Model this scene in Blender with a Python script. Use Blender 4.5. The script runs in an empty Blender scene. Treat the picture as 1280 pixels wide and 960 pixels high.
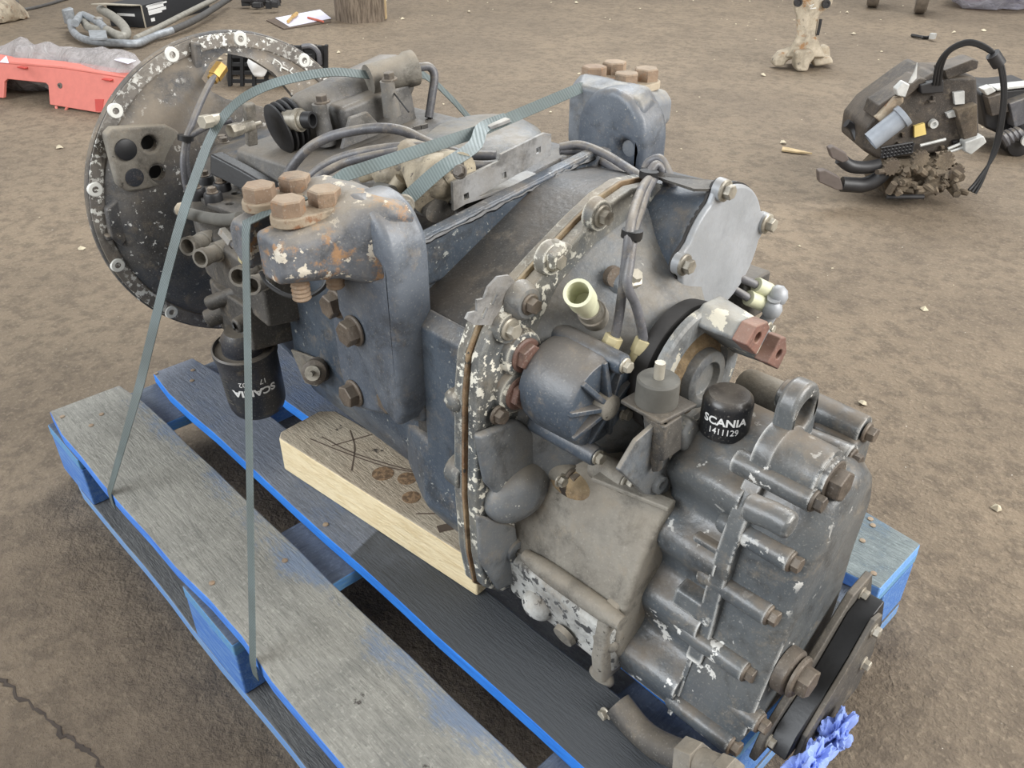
import bpy, bmesh, math, random
from mathutils import Vector, Matrix, noise as mnoise
random.seed(7)
PI = math.pi
S = bpy.context.scene
COL = S.collection

# ------------------------------------------------------------------ camera
F_PX, CAM = 1044.0, Vector((1.434, -.235, .973))
YAW, PIT = math.radians(136.4), math.radians(32.6)
FW = Vector((math.cos(YAW)*math.cos(PIT), math.sin(YAW)*math.cos(PIT), -math.sin(PIT)))
RT = Vector((math.sin(YAW), -math.cos(YAW), 0))
UP = RT.cross(FW)
cam = bpy.data.cameras.new('camera'); cam.sensor_width = 36; cam.lens = F_PX/1280*36
cam.clip_start = .02; cam.clip_end = 200
camo = bpy.data.objects.new('camera', cam); COL.objects.link(camo)
camo.matrix_world = Matrix(((RT.x, UP.x, -FW.x, CAM.x), (RT.y, UP.y, -FW.y, CAM.y), (RT.z, UP.z, -FW.z, CAM.z), (0, 0, 0, 1)))
S.camera = camo

# ------------------------------------------------------------------ light
S.view_settings.view_transform = 'Standard'; S.view_settings.look = 'None'
S.view_settings.exposure = 0.3; S.view_settings.gamma = 1.0; S.view_settings.use_curve_mapping = False
W = bpy.data.worlds.new('hall_daylight'); S.world = W; W.use_nodes = True
W.node_tree.nodes['Background'].inputs[0].default_value = (1.0, .985, .96, 1)
W.node_tree.nodes['Background'].inputs[1].default_value = .52
def area(name, loc, target, size, size_y, power, color):
    l = bpy.data.lights.new(name, 'AREA'); l.shape = 'RECTANGLE'; l.size = size; l.size_y = size_y
    l.energy = power; l.color = color
    o = bpy.data.objects.new(name, l); COL.objects.link(o); o.location = loc
    o.rotation_euler = (Vector(target)-Vector(loc)).to_track_quat('-Z', 'Y').to_euler(); return o
area('gate_daylight', (5.2, 2.6, 3.2), (.7, .5, .2), 4.5, 3.2, 430, (1, .985, .96))
area('side_gate_daylight', (-1.0, -5.0, 3.4), (.7, .3, .3), 5, 3, 360, (.90, .95, 1))
area('roof_window_daylight', (-2.5, 5.0, 5.5), (.2, 1.2, 0), 5, 3, 400, (.93, .97, 1))

# ------------------------------------------------------------------ helpers
def PX(u, v, x=None, y=None, z=None):
    """point seen at (u, v) of the 1280x960 photograph on the real plane x=, y= or z="""
    r = FW + RT*((u-640)/F_PX) - UP*((v-480)/F_PX)
    i, val = (0, x) if x is not None else (1, y) if y is not None else (2, z)
    return CAM + r*((val-CAM[i])/r[i])
def PN(u, v, p0, n):
    r = FW + RT*((u-640)/F_PX) - UP*((v-480)/F_PX); n = Vector(n)
    return CAM + r*((Vector(p0)-CAM).dot(n)/r.dot(n))

def catmull(pts, k=8):
    P = [Vector(p) for p in pts]
    if len(P) < 3: return P
    P = [P[0]*2-P[1]] + P + [P[-1]*2-P[-2]]
    out = []
    for i in range(1, len(P)-2):
        a, b, c, d = P[i-1:i+3]
        for j in range(k):
            t = j/k
            out.append(.5*((2*b)+(c-a)*t+(2*a-5*b+4*c-d)*t*t+(3*b-a-3*c+d)*t**3))
    return out+[P[-2]]
def frame(d, hint=None):
    d = Vector(d).normalized()
    h = Vector(hint) if hint else (Vector((0, 0, 1)) if abs(d.z) < .9 else Vector((1, 0, 0)))
    u = h.cross(d).normalized(); return u, d.cross(u).normalized(), d

class MB:
    def __init__(s): s.bm = bmesh.new()
    def ring(s, c, u, v, r, n, r2=None, ph=0):
        r2 = r if r2 is None else r2
        return [s.bm.verts.new(Vector(c)+u*(math.cos(2*PI*i/n+ph)*r)+v*(math.sin(2*PI*i/n+ph)*r2)) for i in range(n)]
    def bridge(s, a, b):
        n = len(a)
        for i in range(n): s.bm.faces.new((a[i], a[(i+1) % n], b[(i+1) % n], b[i]))
    def fan(s, a, flip=False):
        s.bm.faces.new(a[::-1] if not flip else a)
    def cyl(s, p0, p1, r0, r1=None, n=20, ph=0):
        p0, p1 = Vector(p0), Vector(p1); r1 = r0 if r1 is None else r1
        u, v, d = frame(p1-p0); a = s.ring(p0, u, v, r0, n, ph=ph); b = s.ring(p1, u, v, r1, n, ph=ph)
        s.bridge(a, b); s.fan(a); s.fan(b, True); return s
    def lathe(s, prof, o, axis, n=32, hint=None, cap=True):
        """prof: list of (distance along axis, radius)"""
        u, v, d = frame(axis, hint); o = Vector(o); prev = None; first = None
        for a, r in prof:
            R = s.ring(o+d*a, u, v, max(r, 1e-5), n)
            if prev: s.bridge(prev, R)
            else: first = R
            prev = R
        if cap: s.fan(first); s.fan(prev, True)
        return s
    def tube(s, pts, r, n=8, rr=None):
        P = [Vector(p) for p in pts]; prev = None; hint = None; first = None
        for i, p in enumerate(P):
            d = (P[min(i+1, len(P)-1)]-P[max(i-1, 0)]).normalized()
            if hint is None: u, v, _ = frame(d)
            else:
                u = (hint - d*hint.dot(d)).normalized(); v = d.cross(u)
            hint = u
            R = s.ring(p, u, v, rr[i] if rr else r, n)
            if prev: s.bridge(prev, R)
            else: first = R
            prev = R
        s.fan(first); s.fan(prev, True); return s
    def box(s, c, size, M=None):
        c = Vector(c); h = Vector(size)/2; V = []
        for sx in (-1, 1):
            for sy in (-1, 1):
                for sz in (-1, 1):
                    p = Vector((sx*h.x, sy*h.y, sz*h.z))
                    V.append(s.bm.verts.new(c+(M @ p if M else p)))
        for f in ((0, 1, 3, 2), (4, 6, 7, 5), (0, 4, 5, 1), (2, 3, 7, 6), (0, 2, 6, 4), (1, 5, 7, 3)):
            s.bm.faces.new([V[i] for i in f])
        return s
    def bx(s, x0, x1, y0, y1, z0, z1): return s.box(((x0+x1)/2, (y0+y1)/2, (z0+z1)/2), (abs(x1-x0), abs(y1-y0), abs(z1-z0)))
    def prism(s, poly, ax, a0, a1, poly2=None):
        """polygon of the two other coordinates (cyclic order), extruded along ax"""
        def P(p, a): return {'x': (a, p[0], p[1]), 'y': (p[0], a, p[1]), 'z': (p[0], p[1], a)}[ax]
        A = [s.bm.verts.new(P(p, a0)) for p in poly]; B = [s.bm.verts.new(P(p, a1)) for p in (poly2 or poly)]
        s.bridge(A, B); s.fan(A); s.fan(B, True); return s
    def loft(s, secs, ax='x'):
        prev = None
        for a, poly in secs:
            R = [s.bm.verts.new({'x': (a, p[0], p[1]), 'y': (p[0], a, p[1]), 'z': (p[0], p[1], a)}[ax]) for p in poly]
            if prev: s.bridge(prev, R)
            else: s.fan(R)
            prev = R
        s.fan(prev, True); return s
    def slab(s, pts, n):
        """polygon of world points thickened by vector n"""
        n = Vector(n); A = [s.bm.verts.new(Vector(p)) for p in pts]; B = [s.bm.verts.new(Vector(p)+n) for p in pts]
        s.bridge(A, B); s.fan(A); s.fan(B, True); return s
    def ball(s, c, r, sc=(1, 1, 1), sub=2):
        g = bmesh.ops.create_icosphere(s.bm, subdivisions=sub, radius=r)
        for v in g['verts']: v.co = Vector((v.co.x*sc[0], v.co.y*sc[1], v.co.z*sc[2]))+Vector(c)
        return s
    def band(s, pts, w, t, side):
        """flat band along pts; side(i) is the width direction"""
        prev = None; first = None
        for i, p in enumerate(pts):
            p = Vector(p); d = (Vector(pts[min(i+1, len(pts)-1)])-Vector(pts[max(i-1, 0)])).normalized()
            sd = Vector(side(i) if callable(side) else side); sd = (sd-d*sd.dot(d)).normalized(); nn = d.cross(sd)
            R = [s.bm.verts.new(p+sd*a*w/2+nn*b*t/2) for a, b in ((-1, -1), (1, -1), (1, 1), (-1, 1))]
            if prev: s.bridge(prev, R)
            else: first = R
            prev = R
        s.fan(first); s.fan(prev, True); return s
    def jitter(s, a, sc=20):
        for v in s.bm.verts: v.co += Vector(mnoise.noise_vector(v.co*sc))*a
        return s
    def sub(s, cuts=1):
        bmesh.ops.subdivide_edges(s.bm, edges=s.bm.edges[:], cuts=cuts, use_grid_fill=True); return s
    def mesh(s, name, m, ang=38):
        bmesh.ops.recalc_face_normals(s.bm, faces=s.bm.faces[:])
        me = bpy.data.meshes.new(name); s.bm.to_mesh(me); s.bm.free()
        for p in me.polygons: p.use_smooth = True
        me.set_sharp_from_angle(angle=math.radians(ang))
        me.materials.append(m); return me
    def build(s, name, m, parent=None, bevel=0, seg=2, subsurf=0, ang=38):
        o = bpy.data.objects.new(name, s.mesh(name, m, ang)); link(o, parent)
        if subsurf: md = o.modifiers.new('smooth', 'SUBSURF'); md.levels = md.render_levels = subsurf
        if bevel:
            b = o.modifiers.new('bevel', 'BEVEL'); b.width = bevel; b.segments = seg; b.limit_method = 'ANGLE'
            b.angle_limit = math.radians(32); b.harden_normals = True
        return o
def root_loc(o):
    p = Vector((0, 0, 0))
    while o: p += o.location; o = o.parent
    return p
def link(o, parent=None):
    COL.objects.link(o)
    if parent:
        o.parent = parent; o.location = Vector(o.location)-root_loc(parent)
    return o
def tag(o, label, cat, group=None, kind=None):
    o['label'] = label; o['category'] = cat
    if group: o['group'] = group
    if kind: o['kind'] = kind
    return o
def thing(name, loc, label, cat, group=None):
    o = bpy.data.objects.new(name, None); o.empty_display_size = .1; COL.objects.link(o); o.location = loc
    return tag(o, label, cat, group)
def cut(o, cutter):
    c = bpy.data.objects.new('cutter', cutter.mesh('cutter', MAT['black'])); COL.objects.link(c)
    pl = root_loc(o); c.location = Vector((0, 0, 0))
    saved = [(m.type, m.width, m.segments) for m in o.modifiers if m.type == 'BEVEL']
    for m in list(o.modifiers): o.modifiers.remove(m)
    md = o.modifiers.new('cut', 'BOOLEAN'); md.object = c; md.operation = 'DIFFERENCE'; md.solver = 'EXACT'
    bpy.context.view_layer.update()
    me = bpy.data.meshes.new_from_object(o.evaluated_get(bpy.context.evaluated_depsgraph_get()))
    o.modifiers.clear(); mat = o.data.materials[0]; o.data = me
    me.materials.clear(); me.materials.append(mat)
    for p in me.polygons: p.use_smooth = True
    me.set_sharp_from_angle(angle=math.radians(38))
    bpy.data.objects.remove(c)
    for t, w, sg in saved:
        b = o.modifiers.new('bevel', 'BEVEL'); b.width = w; b.segments = sg; b.limit_method = 'ANGLE'; b.angle_limit = math.radians(40); b.harden_normals = True
    return o
def along(pos, d, hint=None, spin=0):
    u, v, w = frame(d, hint)
    M = Matrix(((u.x, v.x, w.x, pos[0]), (u.y, v.y, w.y, pos[1]), (u.z, v.z, w.z, pos[2]), (0, 0, 0, 1)))
    return M @ Matrix.Rotation(spin, 4, 'Z')
def put(me, name, M, parent):
    o = bpy.data.objects.new(name, me); COL.objects.link(o); o.parent = parent
    o.matrix_local = Matrix.Translation(-root_loc(parent)) @ M
    return o
def arc(cx, cy, r, a0, a1, n): return [(cx+r*math.cos(math.radians(a0+(a1-a0)*i/n)), cy+r*math.sin(math.radians(a0+(a1-a0)*i/n))) for i in range(n+1)]
def rrect(x0, x1, y0, y1, r, n=4):
    return arc(x1-r, y0+r, r, -90, 0, n)+arc(x1-r, y1-r, r, 0, 90, n)+arc(x0+r, y1-r, r, 90, 180, n)+arc(x0+r, y0+r, r, 180, 270, n)

# ------------------------------------------------------------------ materials
MAT = {}
def srgb(r, g, b):
    f = lambda c: (c/255/12.92 if c/255 <= .04045 else ((c/255+.055)/1.055)**2.4)
    return (f(r), f(g), f(b), 1)
class NT:
    def __init__(s, name):
        s.m = bpy.data.materials.new(name); s.m.use_nodes = True; s.t = s.m.node_tree; s.t.nodes.clear()
        s.out = s.t.nodes.new('ShaderNodeOutputMaterial'); s.b = s.t.nodes.new('ShaderNodeBsdfPrincipled')
        s.t.links.new(s.b.outputs[0], s.out.inputs[0])
        s.geo = s.t.nodes.new('ShaderNodeNewGeometry'); s.pos = s.geo.outputs['Position']
        MAT[name] = s.m
    def set(s, n, i, v):
        if hasattr(v, 'is_output') or isinstance(v, bpy.types.NodeSocket): s.t.links.new(v, n.inputs[i])
        else: n.inputs[i].default_value = v
    def noise(s, scale, detail=6, rough=.6, vec=None, off=0, stretch=None, dist=0):
        vec = vec or s.pos
        if off or stretch:
            mp = s.t.nodes.new('ShaderNodeMapping'); s.t.links.new(vec, mp.inputs[0])
            mp.inputs['Location'].default_value = (off, off*1.7, off*.6)
            if stretch: mp.inputs['Scale'].default_value = stretch
            vec = mp.outputs[0]
        n = s.t.nodes.new('ShaderNodeTexNoise'); s.t.links.new(vec, n.inputs['Vector'])
        n.inputs['Scale'].default_value = scale; n.inputs['Detail'].default_value = detail; n.inputs['Roughness'].default_value = rough
        n.inputs['Distortion'].default_value = dist
        return n.outputs['Fac']
    def ramp(s, v, a, b):
        n = s.t.nodes.new('ShaderNodeMapRange'); n.interpolation_type = 'SMOOTHSTEP'
        s.set(n, 0, v); n.inputs[1].default_value = a; n.inputs[2].default_value = b; return n.outputs[0]
    def math(s, op, a, b=0.0, c=None):
        n = s.t.nodes.new('ShaderNodeMath'); n.operation = op; s.set(n, 0, a); s.set(n, 1, b)
        if c is not None: s.set(n, 2, c)
        return n.outputs[0]
    def mix(s, f, a, b):
        n = s.t.nodes.new('ShaderNodeMix'); n.data_type = 'RGBA'; s.set(n, 0, f)
        s.set(n, 6, a); s.set(n, 7, b); return n.outputs[2]
    def sep(s, v):
        n = s.t.nodes.new('ShaderNodeSeparateXYZ'); s.t.links.new(v, n.inputs[0]); return n.outputs
    def bump(s, h, st, dist=.002):
        n = s.t.nodes.new('ShaderNodeBump'); s.set(n, 'Height', h); n.inputs['Strength'].default_value = st; n.inputs['Distance'].default_value = dist
        s.t.links.new(n.outputs[0], s.b.inputs['Normal']); return n
    def done(s, col, rough=.6, metal=0.0, spec=.5):
        s.set(s.b, 'Base Color', col); s.set(s.b, 'Roughness', rough); s.set(s.b, 'Metallic', metal); s.b.inputs['Specular IOR Level'].default_value = spec
        return s.m
def paint(name, base, base2, dust=None, dust_amt=.7, chips=None, chip_t=.66, chip_s=55, edge=0, edge_r=.005, rust=None, rust_t=.62, rust_s=22,
          rough=.5, metal=0, bump=.35, mott=.5, dscale=9, bscale=160, spec=.5, dn=(.15, .95), grime=.55, tan=.32):
    t = NT(name)
    n1 = t.noise(7, 8, .65); c = t.mix(t.ramp(n1, mott-.12, mott+.14), base, base2)
    n0 = t.noise(120, 3, .5, off=9); c = t.mix(t.math('MULTIPLY', t.ramp(n0, .55, .75), .35), c, base2)
    R = rough
    gr = t.math('MULTIPLY', t.ramp(t.noise(19, 10, .72, off=12, dist=.3), .47, .66), grime)
    c = t.mix(gr, c, (.018, .016, .014, 1)); R = t.math('ADD', rough, t.math('MULTIPLY', gr, .12))
    tn = t.math('MULTIPLY', t.ramp(t.noise(31, 10, .75, off=17), .52, .68), tan); c = t.mix(tn, c, srgb(146, 132, 112)); R = t.math('ADD', R, t.math('MULTIPLY', tn, .3))
    sp = t.math('MULTIPLY', t.ramp(t.noise(420, 2, .5, off=21), .60, .72), .22); c = t.mix(sp, c, srgb(178, 174, 164))
    if rust:
        f = t.ramp(t.noise(rust_s, 9, .7, off=3.1), rust_t-.04, rust_t+.06)
        rc = t.mix(t.noise(90, 5, .6, off=6), rust, tuple(x*.45 for x in rust[:3])+(1,)); c = t.mix(f, c, rc)
        R = t.math('MAXIMUM', R, t.math('MULTIPLY', f, .85))
    if chips:
        f = t.ramp(t.noise(chip_s, 5, .62, off=1.3), chip_t, chip_t+.02)
        f = t.math('MULTIPLY', f, t.ramp(t.noise(6, 4, .6, off=4.4), .42, .56))
        if edge:
            bv = t.t.nodes.new('ShaderNodeBevel'); bv.samples = 4; bv.inputs[0].default_value = edge_r
            dp = t.t.nodes.new('ShaderNodeVectorMath'); dp.operation = 'DOT_PRODUCT'
            t.t.links.new(bv.outputs[0], dp.inputs[0]); t.t.links.new(t.geo.outputs['Normal'], dp.inputs[1])
            e = t.ramp(t.math('SUBTRACT', 1.0, dp.outputs['Value']), .02, .12)
            e = t.math('MULTIPLY', e, t.ramp(t.noise(34, 6, .7, off=7), .60-edge*.2, .64-edge*.2)); f = t.math('MAXIMUM', f, e)
        c = t.mix(f, c, chips)
    if dust:
        nz = t.ramp(t.sep(t.geo.outputs['Normal'])[2], dn[0], dn[1])
        f = t.math('MULTIPLY', nz, t.ramp(t.noise(dscale, 8, .65, off=2.2), .34, .62))
        f = t.math('MULTIPLY', f, dust_amt); c = t.mix(f, c, t.mix(t.noise(40, 5, .6), dust, tuple(x*.6 for x in dust[:3])+(1,)))
        R = t.math('MAXIMUM', R, t.math('MULTIPLY', f, .9))
    h = t.math('ADD', t.noise(bscale, 4, .6), t.math('MULTIPLY', t.noise(28, 3, .5, off=5), 1.2))
    t.bump(h, bump, .002)
    return t.done(c, R, metal, spec)
def plain(name, col, rough=.6, metal=0, var=.25, scale=30, bump=.15, spec=.5):
    t = NT(name); d = tuple(x*(1-var) for x in col[:3])+(1,)
    c = t.mix(t.ramp(t.noise(scale, 6, .6), .35, .65), col, d)
    if bump: t.bump(t.noise(scale*8, 3, .5), bump, .001)
    return t.done(c, rough, metal, spec)

DUST = srgb(150, 136, 116)
plain('black', srgb(22, 22, 23), .6)
paint('case_paint', srgb(58, 68, 80), srgb(80, 88, 97), DUST, .62, chips=srgb(150, 152, 148), chip_t=.63, chip_s=110, rough=.36, bump=.3)
paint('roof_grime', srgb(48, 50, 53), srgb(66, 64, 61), srgb(98, 88, 77), .6, rough=.4, bump=.3, mott=.48)
paint('bell_paint', srgb(58, 62, 68), srgb(84, 82, 80), srgb(140, 128, 112), .85, chips=srgb(214, 214, 210), chip_t=.62, chip_s=80, rough=.5, bump=.4, mott=.5, dn=(-.10, .32))
paint('bell_rim', srgb(128, 122, 114), srgb(96, 92, 88), DUST, .5, chips=srgb(222, 222, 216), chip_t=.54, chip_s=120, rough=.6, bump=.5)
paint('flange_paint', srgb(84, 88, 90), srgb(120, 116, 106), DUST, .6, chips=srgb(214, 210, 196), chip_t=.555, chip_s=95, edge=.8, rust=srgb(120, 78, 48), rust_t=.66, rust_s=30, rough=.55, bump=.5)
paint('gasket_rust', srgb(112, 84, 58), srgb(160, 142, 112), DUST, .6, chips=srgb(60, 58, 55), chip_t=.6, rough=.8, bump=.6, mott=.5)
paint('cover_paint', srgb(100, 105, 110), srgb(122, 121, 117), srgb(150, 140, 124), .75, chips=srgb(200, 198, 188), chip_t=.68, chip_s=80, rough=.48, bump=.35)
paint('range_paint', srgb(66, 75, 86), srgb(84, 91, 99), DUST, .42, rough=.4, bump=.25)
paint('range_cover', srgb(160, 163, 167), srgb(144, 147, 150), DUST, .3, rough=.45, bump=.2, metal=.1, grime=.12, tan=.12)
paint('retarder_paint', srgb(78, 83, 87), srgb(94, 97, 98), srgb(122, 110, 95), .85, chips=srgb(212, 211, 206), chip_t=.625, chip_s=38, edge=.75, edge_r=.006, rough=.30, bump=.25, dscale=12)
paint('dirty_cast', srgb(136, 131, 121), srgb(104, 99, 91), srgb(152, 142, 126), .8, chips=srgb(60, 56, 50), chip_t=.66, chip_s=60, rough=.7, bump=.5)
paint('peeled_cast', srgb(190, 190, 185), srgb(120, 118, 114), DUST, .3, chips=srgb(72, 72, 72), chip_t=.56, chip_s=70, rough=.6, bump=.5, mott=.52)
paint('mount_paint', srgb(112, 114, 118), srgb(84, 88, 94), srgb(164, 150, 128), .6, rust=srgb(176, 138, 102), rust_t=.56, rust_s=30, chips=srgb(206, 198, 182), chip_t=.58, rough=.55, bump=.4)
paint('bracket_paint', srgb(76, 83, 93), srgb(100, 106, 114), srgb(140, 130, 116), .5, rust=srgb(160, 116, 82), rust_t=.70, rust_s=30, chips=srgb(176, 170, 158), chip_t=.70, rough=.42, bump=.25)
paint('pale_mount', srgb(118, 122, 127), srgb(96, 100, 106), srgb(184, 174, 154), .6, rust=srgb(150, 112, 84), rust_t=.70, rust_s=40, rough=.5, bump=.3)
paint('washer_pale', srgb(176, 164, 144), srgb(140, 124, 104), DUST, .5, rust=srgb(140, 98, 68), rust_t=.6, rough=.8, bump=.5)
paint('rust_bolt', srgb(150, 128, 106), srgb(122, 102, 84), srgb(168, 152, 130), .6, rust=srgb(160, 120, 86), rust_t=.60, rust_s=60, rough=.75, bump=.4)
paint('dark_bolt', srgb(104, 92, 80), srgb(80, 74, 68), srgb(150, 138, 122), .5, rough=.55, bump=.3, metal=.2)
paint('brown_plug', srgb(112, 84, 74), srgb(90, 68, 60), srgb(150, 130, 114), .3, rough=.5, bump=.2)
paint('zinc_bolt', srgb(176, 170, 156), srgb(140, 134, 122), DUST, .3, rough=.4, bump=.2, metal=.35)
paint('galvanised', srgb(150, 150, 150), srgb(126, 122, 116), srgb(176, 168, 152), .5, rust=srgb(138, 112, 88), rust_t=.66, rough=.5, bump=.3, metal=.2)
paint('pale_alloy', srgb(186, 174, 150), srgb(140, 130, 112), DUST, .4, chips=srgb(90, 84, 76), chip_t=.62, rough=.6, bump=.5, metal=.1)
paint('dark_cast', srgb(64, 62, 60), srgb(86, 82, 76), srgb(128, 118, 104), .6, rough=.6, bump=.4)
paint('shift_paint', srgb(92, 92, 93), srgb(110, 107, 102), srgb(132, 122, 108), .65, rough=.5, bump=.3)
paint('yoke_paint', srgb(138, 142, 144), srgb(106, 106, 104), srgb(186, 178, 160), .5, chips=srgb(206, 200, 182), chip_t=.58, chip_s=40, rust=srgb(150, 116, 90), rust_t=.68, rough=.55, bump=.35)
paint('yoke_rust', srgb(132, 96, 84), srgb(104, 78, 70), srgb(170, 140, 116), .4, rough=.55, bump=.3)
paint('hub_dirt', srgb(164, 140, 106), srgb(96, 80, 62), srgb(186, 164, 128), .5, chips=srgb(50, 42, 36), chip_t=.62, chip_s=40, rough=.9, bump=.9)
plain('rubber', srgb(36, 36, 38), .5, 0, .3)
plain('seal_dark', srgb(52, 50, 49), .75, 0, .3)
plain('rubber_grey', srgb(96, 94, 88), .7, 0, .25)
paint('hose_grey', srgb(98, 98, 102), srgb(74, 74, 78), srgb(168, 156, 136), .5, rough=.45, bump=.2, dscale=30)
plain('cable_black', srgb(30, 30, 31), .4)
plain('pale_plastic', srgb(206, 206, 176), .5, 0, .15)
plain('tan_plastic', srgb(188, 176, 138), .5, 0, .2)
plain('brass', srgb(176, 140, 74), .4, .5, .3)
plain('print_white', srgb(228, 228, 226), .6, 0, .05, bump=0)
plain('chalk_white', srgb(220, 220, 214), .9, 0, .1)
paint('filter_black', srgb(40, 42, 48), srgb(54, 56, 62), srgb(128, 118, 102), .6, rough=.35, bump=.1, chips=srgb(120, 112, 98), chip_t=.66, chip_s=16)
paint('cap_black', srgb(28, 29, 32), srgb(36, 37, 40), srgb(98, 90, 80), .75, rough=.3, bump=.08, grime=.1, tan=.04)
def wood(name, top, top2, side, side2, blue=None, axis='x', stain_shade=False, side_t=.6, dark=.66, inner=None):
    t = NT(name); st = (1, 9, 9) if axis == 'x' else (9, 1, 9)
    g = t.noise(16, 10, .72, stretch=st, dist=.6); g2 = t.noise(6, 8, .7, off=3)
    g3 = t.noise(70, 6, .7, stretch=(1, 5, 5) if axis == 'x' else (5, 1, 5), off=5); g4 = t.noise(190, 3, .6, off=9)
    c = t.mix(t.ramp(g2, .36, .64), top, top2)
    c = t.mix(t.math('MULTIPLY', t.ramp(g, .42, .66), .45), c, tuple(x*.62 for x in top2[:3])+(1,))
    c = t.mix(t.math('MULTIPLY', t.ramp(g3, .5, .68), .5), c, tuple(x*.5 for x in top2[:3])+(1,))
    c = t.mix(t.math('MULTIPLY', t.ramp(g4, .54, .7), .35), c, tuple(min(1, x*1.5) for x in top[:3])+(1,))
    if blue:
        m = t.math('ADD', t.math('MULTIPLY', g2, .7), t.math('MULTIPLY', g3, .35))
        if inner: m = t.math('ADD', m, t.math('MULTIPLY', t.ramp(t.sep(t.pos)[1], inner[0], inner[1]), .16))
        c = t.mix(t.math('MULTIPLY', t.ramp(m, blue[1]-.05, blue[1]+.09), .75), c, blue[0])
    c = t.mix(t.ramp(t.noise(16, 7, .7, off=8), dark, dark+.06), c, srgb(58, 52, 48))
    if stain_shade:  # oil stain and the gearbox's shadow painted together as one dark patch
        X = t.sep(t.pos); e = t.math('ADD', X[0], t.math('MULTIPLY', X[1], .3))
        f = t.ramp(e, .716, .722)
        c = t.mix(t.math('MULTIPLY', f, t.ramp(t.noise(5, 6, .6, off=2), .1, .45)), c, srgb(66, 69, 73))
    sc = t.mix(t.ramp(g, .42, .62), side, side2)
    f = t.ramp(t.sep(t.geo.outputs['Normal'])[2], side_t+.2, side_t); c = t.mix(f, c, sc)
    t.bump(t.math('ADD', g, t.math('MULTIPLY', g3, .9)), .7, .004)
    return t.done(c, .72)
wood('plank_worn', srgb(152, 150, 142), srgb(126, 125, 119), srgb(78, 138, 224), srgb(60, 114, 204), blue=(srgb(108, 126, 152), .66), inner=(.075, .135))
wood('plank_blue', srgb(122, 128, 140), srgb(104, 111, 124), srgb(48, 136, 230), srgb(40, 120, 214), blue=(srgb(100, 116, 144), .58), stain_shade=True)
wood('plank_teal', srgb(132, 142, 142), srgb(104, 114, 118), srgb(112, 164, 232), srgb(134, 182, 240), blue=(srgb(98, 124, 146), .58))
wood('cross_wood', srgb(104, 112, 122), srgb(84, 92, 104), srgb(90, 146, 200), srgb(112, 156, 184), axis='y')
wood('block_wood', srgb(70, 100, 140), srgb(60, 84, 116), srgb(72, 118, 190), srgb(104, 144, 196))
wood('low_board', srgb(112, 112, 110), srgb(88, 88, 88), srgb(100, 146, 206), srgb(130, 156, 184), blue=(srgb(98, 118, 148), .66))
wood('timber', srgb(200, 187, 166), srgb(178, 162, 140), srgb(244, 226, 186), srgb(228, 206, 162), dark=.61)
def mk_knot():
    t = NT('knot'); w = t.noise(160, 4, .6); c = t.mix(t.ramp(w, .4, .6), srgb(150, 122, 92), srgb(104, 84, 64)); t.bump(w, .5, .002); t.done(c, .8)
mk_knot()
def mk_bark():
    t = NT('bark'); g = t.noise(14, 8, .65, stretch=(6, 6, .7)); c = t.mix(t.ramp(g, .38, .62), srgb(96, 84, 72), srgb(140, 126, 110))
    t.bump(g, .8, .02); t.done(c, .9)
mk_bark()
def mk_floor():
    t = NT('floor_concrete')
    a = t.noise(.7, 6, .6); b = t.noise(3.2, 8, .65, off=2); f = t.noise(26, 8, .7, off=4); h = t.noise(110, 4, .6, off=6)
    c = t.mix(t.ramp(a, .36, .64), srgb(118, 105, 89), srgb(134, 119, 100))
    c = t.mix(t.math('MULTIPLY', t.ramp(b, .44, .68), .5), c, srgb(102, 90, 76))
    c = t.mix(t.math('MULTIPLY', t.ramp(f, .44, .62), .60), c, srgb(89, 78, 66))
    c = t.mix(t.math('MULTIPLY', t.ramp(h, .52, .68), .40), c, srgb(158, 143, 122))
    c = t.mix(t.ramp(t.noise(75, 3, .5, off=11), .75, .78), c, srgb(214, 208, 196))
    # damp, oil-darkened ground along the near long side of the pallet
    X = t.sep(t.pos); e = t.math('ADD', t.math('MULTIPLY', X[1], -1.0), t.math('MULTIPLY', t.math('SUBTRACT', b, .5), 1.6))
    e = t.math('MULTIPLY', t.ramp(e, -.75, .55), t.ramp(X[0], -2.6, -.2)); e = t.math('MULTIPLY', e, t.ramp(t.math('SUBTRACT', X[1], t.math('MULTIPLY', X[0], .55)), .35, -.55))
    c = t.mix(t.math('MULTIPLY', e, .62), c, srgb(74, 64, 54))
    hh = t.math('ADD', t.math('MULTIPLY', b, .5), t.math('ADD', t.math('MULTIPLY', f, .8), t.math('MULTIPLY', h, .35)))
    t.bump(hh, .9, .016); t.done(c, .72, 0, .35)
mk_floor()
def mk_strap():
    t = NT('strap'); w = t.t.nodes.new('ShaderNodeTexWave'); w.bands_direction = 'DIAGONAL'; w.inputs['Scale'].default_value = 130; t.t.links.new(t.pos, w.inputs[0])
    c = t.mix(t.ramp(t.noise(12, 4, .6), .35, .65), srgb(92, 103, 103), srgb(78, 86, 84)); c = t.mix(t.math('MULTIPLY', w.outputs['Fac'], .25), c, srgb(124, 136, 136))
    t.bump(w.outputs['Fac'], .3, .001); t.done(c, .42)
mk_strap()
plain('red_plastic', srgb(206, 118, 106), .5, 0, .08, bump=.05)
plain('red_deep', srgb(186, 66, 58), .5, 0, .1, bump=.05)
plain('rag_blue', srgb(140, 162, 226), .9, 0, .15, 60)
plain('carton_black', srgb(42, 43, 46), .6, 0, .1, bump=.05)
plain('carton_edge', srgb(176, 168, 152), .8, 0, .2)
plain('paper', srgb(226, 224, 240), .8, 0, .04, bump=0)
plain('hardboard', srgb(98, 84, 72), .8, 0, .2)
plain('tan_clip', srgb(206, 168, 104), .5, 0, .3)
plain('pen_red', srgb(196, 104, 84), .5, 0, .1)
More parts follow.
